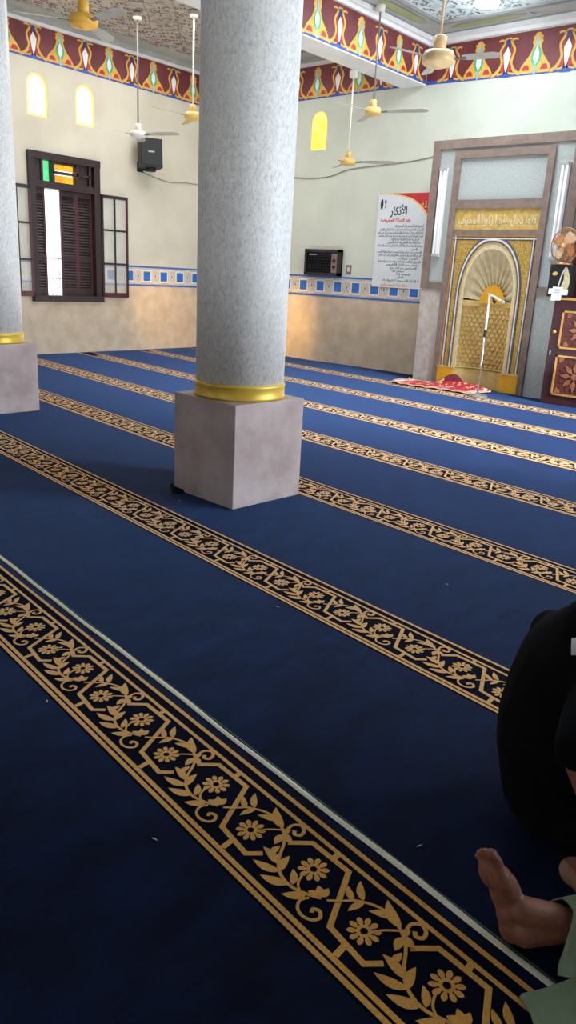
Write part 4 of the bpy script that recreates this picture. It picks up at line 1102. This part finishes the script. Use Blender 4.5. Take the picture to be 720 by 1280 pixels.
ceiling_fan(-7.03, 9.17, ZF0-.016, 2.93, math.radians(24), 'lowest ceiling fan on a white rod hung under the beam, left of the poster', 'tan_enamel', 'white_enamel', 'blade', .85)

# ceiling lamp
lp = thing('ceiling_lamp', 'glaring round white ceiling lamp near the mihrab', 'lamp', (-5.28, 9.42, ZC-.002))
mb = MB(); mb.lathe([(.17, 0), (.175, -.02), (.16, -.035)], M['white_enamel'], 32); mb.build('rim', lp)
mb = MB(); mb.lathe([(.155, -.034), (.14, -.06), (.09, -.075), (.01, -.08)], M['lamp'], 32); mb.build('lens', lp)

_l = bpy.data.lights.new('lamp_glow', 'POINT'); _l.energy = 9; _l.color = (.85, .95, 1); _l.shadow_soft_size = .1
_o = bpy.data.objects.new('lamp_glow', _l); COL.objects.link(_o); _o.location = (-5.28, 9.42, ZC-.22)
# ------------------------------------------------------------------ PEOPLE
ra = Vector((.752, .659, 0)); rd = Vector((-.659, .752, 0))
def L(a, d, z): return ra*a+rd*d+Vector((0, 0, z))
class Blob:
    """closed capsules + ellipsoids merged into one continuous skin with a voxel remesh"""
    T = {}
    def __init__(s): s.v = []; s.f = []
    def ell(s, c, r, rot=None, seg=16):
        if seg not in Blob.T:
            nr = seg//2; vs = [(0, 0, 1)]
            for j in range(1, nr):
                for i in range(seg): vs.append((sin(PI*j/nr)*cos(2*PI*i/seg), sin(PI*j/nr)*sin(2*PI*i/seg), cos(PI*j/nr)))
            vs.append((0, 0, -1)); fs = []; last = len(vs)-1
            for i in range(seg): k = (i+1) % seg; fs.append((0, 1+i, 1+k)); fs.append((last, last-seg+k, last-seg+i))
            for j in range(nr-2):
                for i in range(seg): k = (i+1) % seg; q = 1+j*seg; fs.append((q+i, q+seg+i, q+seg+k, q+k))
            Blob.T[seg] = ([Vector(v) for v in vs], fs)
        vs, fs = Blob.T[seg]
        m = Matrix.Translation(c) @ (rot or Matrix.Identity(4)) @ Matrix.Diagonal((r[0], r[1], r[2], 1))
        o = len(s.v); s.v.extend([tuple(m @ v) for v in vs]); s.f.extend([tuple(o+k for k in f) for f in fs])
    def sph(s, c, r): s.ell(c, (r, r, r))
    def cap(s, p, q, r0, r1, flat=1, side=None, n=None):
        p = Vector(p); q = Vector(q); n = n or max(4, int((q-p).length/(min(r0, r1)*.45)))
        d = (q-p).normalized()
        for i in range(n+1):
            t = i/n; r = r0+(r1-r0)*t
            if flat != 1:
                sd = side.normalized(); up = d.cross(sd).normalized()
                rot = Matrix((sd, d, up)).transposed().to_4x4()
                s.ell(p.lerp(q, t), (r, r, r*flat), rot, 14)
            else: s.ell(p.lerp(q, t), (r, r, r), None, 12)
    def path(s, pts, rs, **k):
        for i in range(len(pts)-1): s.cap(pts[i], pts[i+1], rs[i], rs[i+1], **k)
    def build(s, name, m, parent, voxel, smooth=3, extra=()):
        me = bpy.data.meshes.new(name); me.from_pydata(s.v, [], s.f); me.update()
        o = bpy.data.objects.new(name, me); COL.objects.link(o)
        r = o.modifiers.new('r', 'REMESH'); r.mode = 'VOXEL'; r.voxel_size = voxel; r.use_smooth_shade = True
        sm_ = o.modifiers.new('s', 'SMOOTH'); sm_.iterations = smooth; sm_.factor = .6
        bpy.context.view_layer.update()
        dg = bpy.context.evaluated_depsgraph_get()
        me2 = bpy.data.meshes.new_from_object(o.evaluated_get(dg)); bpy.data.objects.remove(o)
        me2.materials.clear(); me2.materials.append(m)
        for e in extra: me2.materials.append(e)
        for p in me2.polygons: p.use_smooth = True
        o = bpy.data.objects.new(name, me2); COL.objects.link(o)
        if parent: o.parent = parent
        return o

def foot(b, heel, toe, up, side, sc=1, big_sign=1):
    """heel->toe = sole direction; up = instep direction; side = toward the little toe"""
    h = Vector(heel); f = (Vector(toe)-h); Lf = f.length; f.normalize(); u = (up-f*up.dot(f)).normalized(); s = f.cross(u).normalized()
    if s.dot(side) < 0: s = -s
    P = lambda a, b_, c: h+f*a+s*b_+u*c
    rot = Matrix((f, s, u)).transposed().to_4x4()
    b.ell(P(.030, 0, .034), (.036, .029, .034), rot)
    b.ell(P(.060, .004, .036), (.045, .028, .030), rot)
    b.ell(P(.105, .014, .034), (.055, .028, .022), rot)      # outer arch
    b.ell(P(.110, -.006, .048), (.060, .024, .024), rot)     # instep
    b.ell(P(.150, -.014, .036), (.045, .022, .022), rot)
    b.ell(P(.172, -.020, .026), (.032, .024, .022), rot)      # ball
    b.ell(P(.165, .018, .020), (.036, .024, .018), rot)
    k = Lf/.245
    toes = [(-.026, .190, .238, .0150, .0135), (-.004, .192, .234, .0095, .0085), (.011, .188, .226, .0088, .008), (.025, .182, .216, .0082, .0075), (.037, .172, .202, .008, .0072)]
    for s_, a0, a1, r0, r1 in toes:
        m_ = (a0+a1)/2
        b.path([P(a0-.02, s_, .022), P(m_, s_, .026), P(a1, s_, .018)], [r0*1.05, r0*.9, r1], n=5)
    return P

def hand(b, wrist, direction, palm_n, sc=1, curl=.6, thumb=1):
    """five fingers, knuckle bends"""
    d = direction.normalized(); n = (palm_n-d*palm_n.dot(d)).normalized(); s = d.cross(n).normalized()*thumb
    w = Vector(wrist)
    for k in range(4):
        off = (k-1.5)*.019
        base = w+d*.085+s*off; ln = (.072, .080, .075, .058)[k]
        b.cap(w+d*.01+s*off*.6, base, .015, .012)
        p = base; dirv = d.copy()
        for j, fr in enumerate((.45, .32, .23)):
            dirv = (dirv+n*curl*.55).normalized(); q_ = p+dirv*ln*fr; b.cap(p, q_, .0088-.0008*j, .0082-.0008*j); p = q_
    b.cap(w+d*.03+s*.03, w+d*.055+s*.052, .014, .011); b.cap(w+d*.055+s*.052, w+d*.085+s*.058+n*.02, .0105, .009)

def head(parent, c, face, up, skin_blob, hairname='hair'):
    f = face.normalized(); u = (up-f*up.dot(f)).normalized(); s = f.cross(u)
    rot = Matrix((s, f, u)).transposed().to_4x4(); P = lambda a, b_, z: c+s*a+f*b_+u*z
    skin_blob.ell(P(0, 0, .015), (.074, .092, .098), rot); skin_blob.ell(P(0, .025, -.055), (.056, .062, .060), rot)
    skin_blob.cap(P(0, .088, .012), P(0, .112, -.018), .010, .015); skin_blob.ell(P(0, .070, -.095), (.026, .022, .018), rot)
    for k in (-1, 1):
        skin_blob.ell(P(k*.080, -.008, -.005), (.010, .020, .032), rot); skin_blob.ell(P(k*.030, .078, .030), (.022, .012, .008), rot)
        skin_blob.ell(P(k*.014, .102, -.020), (.009, .010, .008), rot)
    skin_blob.ell(P(0, .088, -.050), (.026, .012, .010), rot)
    def post():
        b = Blob(); b.ell(P(0, -.020, .045), (.084, .092, .085), rot); b.ell(P(0, -.055, .0), (.074, .055, .075), rot); b.build('hair', M['hair'], parent, .006, 2)
        for k in (-1, 1):
            b = Blob(); b.ell(P(k*.031, .076, .010), (.014, .012, .010), rot); e = b.build('eye', M['eye'], parent, .002, 1)
            b = Blob(); b.ell(P(k*.031, .087, .010), (.005, .003, .005), rot); b.build('iris', M['iris'], e, .001, 0)
            b = Blob(); b.cap(P(k*.016, .090, .030), P(k*.050, .078, .032), .004, .003); b.build('eyebrow', M['hair'], parent, .0015, 1)
        b = Blob(); b.ell(P(0, .098, -.050), (.024, .005, .007), rot); b.build('lips', M['lip'], parent, .002, 1)
    return post

# ---- person in black, sitting facing right
pb = thing('person', 'person in black clothes sitting hunched on the carpet at the right edge', 'person', (0, 0, 0))
PBD = 1.72
def B(a, d, z): return L(a, PBD+d, z)
skinb = Blob()
hipc = B(.80, 0, .13)
TB_ = [(.775, .135, .135, .185, .13), (.755, .24, .140, .185, .12), (.748, .33, .138, .180, .11), (.755, .42, .132, .182, .10), (.765, .49, .122, .182, .085), (.780, .545, .100, .165, .060), (.795, .590, .084, .115, .050), (.812, .630, .074, .080, .036), (.822, .655, .064, .068, .024)]
def interp(rows, n=6):
    out = []
    for p_, q_ in zip(rows, rows[1:]):
        for k in range(n): out.append(tuple(x+(y-x)*k/n for x, y in zip(p_, q_)))
    return out+[rows[-1]]
skinb.path([B(.775, 0, .13), B(.750, 0, .30), B(.755, 0, .46), B(.78, 0, .55)], [.105, .095, .10, .085])
skinb.cap(B(.78, -.13, .50), B(.78, .13, .50), .045, .045)
skinb.path([B(.80, 0, .57), B(.835, 0, .665)], [.046, .046])
hc = B(.895, 0, .755)
posth = head(pb, hc, ra*.9-Vector((0, 0, .42)), Vector((0, 0, 1)), skinb)
SH = B(.775, -.165, .50); HM = B(.685, -.300, .452); ELB = B(.765, -.32, .28); WR = B(1.02, -.22, .14)
skinb.path([SH, HM, ELB], [.050, .047, .043]); skinb.path([ELB, WR], [.042, .028])
hand(skinb, WR, (WR-ELB)+Vector((0, 0, -.02)), Vector((0, 0, -1)), curl=.5)
SH2 = B(.775, .165, .50); ELB2 = B(.88, .24, .27); WR2 = B(1.10, .12, .17)
skinb.path([SH2, ELB2], [.048, .040]); skinb.path([ELB2, WR2], [.039, .027]); hand(skinb, WR2, WR2-ELB2, Vector((0, 0, -1)), thumb=-1)
KN1 = B(1.18, -.22, .15); KN2 = B(1.18, .24, .15)
AN1 = B(.98, .02, .075); AN2 = B(.815, -.215, .090)
skinb.path([B(.80, -.10, .12), KN1], [.085, .060]); skinb.path([B(.80, .10, .12), KN2], [.085, .060])
skinb.path([KN1, AN1], [.055, .034])
skinb.path([KN2, B(1.03, .0, .11), AN2], [.055, .048, .034])
H1 = B(.693, -.270, .098); T1 = B(.800, -.440, .036); U1 = rd*.75+Vector((0, 0, .55))+ra*.35
fP = foot(skinb, H1, T1, U1, Vector((0, 0, -1)))
skinb.cap(B(.775, -.245, .075), AN2, .028, .034)
def paint_sole(o, heel, toe, up):
    f = (toe-heel).normalized(); u = (up-f*up.dot(f)).normalized(); n_ = (toe-heel).length
    for p in o.data.polygons:
        c = p.center-heel; a_ = c.dot(f)
        if -.03 < a_ < n_+.03 and abs(c.dot(f.cross(u))) < .06 and -.03 < c.dot(u) < .05 and p.normal.dot(u) < -.15: p.material_index = 1
body = skinb.build('body', M['skin'], pb, .006, 3, extra=[M['sole']])
paint_sole(body, H1, T1, U1)
posth()
cl = Blob()
R0 = Matrix.Rotation(math.atan2(ra.y, ra.x), 4, 'Z')
for a, z, rx, ry, rz in interp(TB_): cl.ell(B(a, 0, z), (rx, ry, rz), R0)
cl.path([SH+Vector((0, 0, .01)), SH.lerp(HM, .5), HM], [.066, .068, .058])
cl.path([SH2, SH2.lerp(ELB2, .7)], [.068, .066])
cl.build('tunic', M['black_cloth'], pb, .009, 14)
cl = Blob()
cl.path([B(.80, -.10, .125), KN1], [.105, .078]); cl.path([B(.80, .10, .125), KN2], [.110, .078])
cl.path([KN1, B(1.0, -.01, .10)], [.072, .055]); cl.path([KN2, B(1.03, .0, .125), B(.90, -.15, .12)], [.072, .065, .056]); cl.ell(B(.80, -.07, .115), (.11, .16, .095), R0)
cl.build('trousers', M['black_cloth'], pb, .008, 8)
tun = [c for c in pb.children if c.name.startswith('tunic')][0]
def on_tunic(a, d, z):
    ok, loc, nor, idx = tun.closest_point_on_mesh(B(a, d, z)); return loc+nor*.004
rows = []
for i in range(9):                       # folded white collar running over the shoulder to the chest
    t = i/8; a0 = .714+.12*t; 
    rows.append([on_tunic(a0, -.075-.012*sin(PI*t)-w_*.030, .612-.036*w_) for w_ in (0, .5, 1)])
mb = MB(); vs = [p for r in rows for p in r]
mb.add(vs, [(3*i+j, 3*i+j+1, 3*i+j+4, 3*i+j+3) for i in range(8) for j in range(2)], M['paper'], True)
co = mb.build('collar', pb); co['label'] = 'white collar'; md = co.modifiers.new('t', 'SOLIDIFY'); md.thickness = .004

# ---- person in green, legs stretched out toward the left
pg = thing('person', 'person in a sage green robe with one bare foot stretched out, bottom right corner', 'person', (0, 0, 0))
GD = 1.315
def G_(a, d, z): return L(a, GD+d, z)
sk = Blob()
HE = G_(.548, -.012, .006+CZ); TO = G_(.462, .018, .236+CZ); UG = ra*.85+Vector((0, 0, .30))+rd*.42
fP = foot(sk, HE, TO, UG, rd)
AK = G_(.668, .0, .072)
sk.path([G_(.590, 0, .058), AK], [.040, .038]); sk.path([G_(.575, .0, .110), G_(.655, 0, .085)], [.030, .035])
KG = G_(1.06, -.02, .115); HG = G_(1.47, -.16, .13)
sk.path([AK, G_(.85, -.01, .10), KG], [.035, .052, .056]); sk.path([KG, HG], [.06, .085])
# other leg, bent, out of frame
KG2 = G_(1.16, -.58, .30); HG2 = G_(1.47, -.38, .13); AK2 = G_(.92, -.62, .065)
sk.path([AK2, KG2], [.036, .056]); sk.path([KG2, HG2], [.06, .085])
foot(sk, G_(.955, -.62, .020+CZ), G_(.72, -.64, .020+CZ), Vector((0, 0, 1)), -rd)
sk.path([G_(1.49, -.27, .13), G_(1.52, -.27, .34), G_(1.52, -.27, .52)], [.11, .10, .10]); sk.cap(G_(1.52, -.42, .55), G_(1.52, -.12, .55), .05, .05)
sk.path([G_(1.52, -.27, .58), G_(1.50, -.27, .68)], [.052, .050])
postg = head(pg, G_(1.47, -.27, .79), -ra-Vector((0, 0, .25)), Vector((0, 0, 1)), sk)
for s_ in (-1, 1):
    S_ = G_(1.52, -.27+s_*.18, .53); E_ = G_(1.46, -.27+s_*.24, .29); W_ = G_(1.25, -.27+s_*.14, .22)
    sk.path([S_, E_], [.048, .040]); sk.path([E_, W_], [.038, .026]); hand(sk, W_, W_-E_, Vector((0, 0, -1)), thumb=s_)
bo = sk.build('body', M['skin'], pg, .0045, 2, extra=[M['sole']])
postg()
# toe nails of the visible foot
h = Vector(HE); f_ = (TO-HE).normalized(); up_ = UG.copy(); up_ = (up_-f_*up_.dot(f_)).normalized(); s_ = f_.cross(up_).normalized()
if s_.dot(rd) < 0: s_ = -s_
rotn = Matrix((f_, s_, up_)).transposed().to_4x4()
for i, (so, a1, r) in enumerate(((-.026, .236, .0078), (-.004, .232, .0048), (.011, .225, .0044), (.025, .215, .004), (.037, .201, .0038))):
    b = Blob(); b.ell(h+f_*a1+s_*so+up_*(.018+(.0118 if i == 0 else .0072)), (r*1.1, r, .002), rotn, 12); b.build('toe_nail', M['nail'], pg, .0008, 1)
# robe skirt: draped sheet
mb = MB(); na_, nd_ = 90, 90; vs = []
def hem(d):
    base = .668+.012*sin(d*40)
    if d < 1.205:
        t = min(1, (1.205-d)/.02); base = base-.125*t
    elif d < 1.30: base -= .03*(1.30-d)/.1
    return base
def skz(a, d):
    # height over legs
    def seg(p, q, r):
        A = Vector(p[:2]); Bq = Vector(q[:2]); X = Vector((a, d)); dv = Bq-A; t = max(0, min(1, (X-A).dot(dv)/dv.length_squared))
        z = p[2]+(q[2]-p[2])*t; dist = (X-(A+dv*t)).length
        rr = r[0]+(r[1]-r[0])*t
        top = z+rr
        return top-(max(0, dist-rr*.4)**1.25)*3.2
    z1_ = seg((.60, 1.315, .075), (1.06, 1.295, .115), (.045, .068))
    z2_ = seg((1.06, 1.295, .115), (1.47, 1.155, .13), (.068, .10))
    z3_ = seg((.92, .695, .075), (1.16, .735, .30), (.05, .075)); z4_ = seg((1.16, .735, .30), (1.47, .935, .13), (.075, .10))
    zf = .030+.016*sin(a*26+d*18)+.010*sin(d*47-a*9)
    z = max(z1_, z2_, z3_, z4_); k = .03
    # smooth max with floor folds
    h_ = max(0, min(1, .5+.5*(z-zf)/k)); return max(CZ+.006, (zf*(1-h_)+z*h_)+k*h_*(1-h_)*.5+.004*sin(a*60+d*35))
d0, d1 = .62, 1.405
for j in range(nd_+1):
    d = d0+(d1-d0)*j/nd_
    ha = hem(d) if d > 1.0 else hem(1.0)+(1.0-d)*.5
    for i in range(na_+1):
        a = ha+(1.60-ha)*(i/na_)
        z = skz(a, d)
        if j == nd_: z = CZ+.004
        if j == nd_-1: z = min(z, .05)
        vs.append(L(a, d, z))
mb.add(vs, [(j*(na_+1)+i, j*(na_+1)+i+1, (j+1)*(na_+1)+i+1, (j+1)*(na_+1)+i) for j in range(nd_) for i in range(na_)], M['green_cloth'], True)
o = mb.build('robe_skirt', pg); md = o.modifiers.new('t', 'SOLIDIFY'); md.thickness = .004; md.offset = 1
cl = Blob()
for a, z, rx, ry, rz in interp([(1.50, .15, .17, .22, .13), (1.515, .26, .15, .195, .12), (1.52, .38, .14, .195, .11), (1.52, .48, .135, .205, .10), (1.52, .56, .11, .19, .07), (1.515, .615, .085, .12, .05), (1.505, .66, .068, .075, .03)]):
    cl.ell(G_(a, -.27, z), (rx, ry, rz), R0)
for s_ in (-1, 1):
    S_ = G_(1.52, -.27+s_*.17, .535); E_ = G_(1.46, -.27+s_*.24, .29); W_ = G_(1.29, -.27+s_*.155, .235)
    cl.path([S_, E_, W_], [.07, .062, .05])
cl.build('robe_top', M['green_cloth'], pg, .009, 10)

# ------------------------------------------------------------------ LIGHTS
w = bpy.data.worlds.new('sky'); SC.world = w; w.use_nodes = True
bg = w.node_tree.nodes['Background']; bg.inputs[0].default_value = (.86, .93, 1, 1); bg.inputs[1].default_value = 3.0
def area(name, loc, rot, sx, sy, power, col):
    l = bpy.data.lights.new(name, 'AREA'); l.shape = 'RECTANGLE'; l.size = sx; l.size_y = sy; l.energy = power; l.color = col
    o = bpy.data.objects.new(name, l); COL.objects.link(o); o.location = loc; o.rotation_euler = rot; return o
# daylight at the windows, then area lights facing down from each bay ceiling
area('window_daylight', (XR-.05, 8.0, 1.9), (0, math.radians(90), 0), 2.0, 1.8, 420, (.84, .92, 1))
area('window_daylight', (XR-.05, 5.0, 1.9), (0, math.radians(90), 0), 1.6, 1.5, 75, (.86, .93, 1))
area('window_daylight', (-7.8, YB+.05, 1.9), (math.radians(90), 0, 0), 1.4, 1.8, 10, (1, .95, .88))
area('bay_light', (-9.0, 7.6, ZC-.06), (0, 0, 0), 2.0, 3.4, 90, (1, .97, .92))
area('bay_light', (-5.0, 8.2, ZC-.06), (0, 0, 0), 1.6, 2.2, 110, (.92, .97, 1))
area('ceiling_uplight_fill', (-8.2, 6.8, .35), (PI, 0, 0), 3.5, 3.5, 55, (1, .97, .93))  # added upward area lights that brighten the ceilings, in place of floor bounce
area('ceiling_uplight_fill', (-4.2, 7.2, .35), (PI, 0, 0), 3.0, 3.0, 60, (.86, .93, 1))
def spot(name, loc, target, power, col, ang, blend=1, size=.2):
    l = bpy.data.lights.new(name, 'SPOT'); l.energy = power; l.color = col; l.spot_size = math.radians(ang); l.spot_blend = blend; l.shadow_soft_size = size
    o = bpy.data.objects.new(name, l); COL.objects.link(o); o.location = loc
    o.rotation_euler = (Vector(target)-Vector(loc)).to_track_quat('-Z', 'Y').to_euler(); return o
spot('far_carpet_fill', (1.6, 7.2, 3.9), (-3.2, 7.4, 0), 4800, (.80, .90, 1), 52, 1, .5)  # added spot inside the room, imitates daylight from the right on the far carpet
spot('column_fill', (2.6, -.6, 3.0), (-3.4, 3.45, 2.7), 330, (1, .98, .95), 34, 1, .4)
warm = (1, .58, .18)
spot('amber_wall_fill', (-8.5, 8.2, 2.6), (-9.0, YQ, .50), 520, warm, 30)  # added warm spots, imitate sun through yellow glass on the lower walls
spot('amber_wall_fill', (-8.8, 7.6, 2.2), (XL, 9.1, .6), 230, warm, 36)

# ------------------------------------------------------------------ CAMERA
cam = bpy.data.cameras.new('camera'); co = bpy.data.objects.new('camera', cam); COL.objects.link(co)
R3 = Matrix((RT, UP, -FW)).transposed()
co.matrix_world = Matrix.Translation((0, 0, HCAM)) @ R3.to_4x4()
cam.sensor_fit = 'VERTICAL'; cam.sensor_height = 24; cam.lens = FPX/1280*24; cam.clip_start = .02; cam.clip_end = 100
SC.camera = co
SC.view_settings.view_transform = 'Standard'; SC.view_settings.look = 'None'; SC.view_settings.exposure = .12
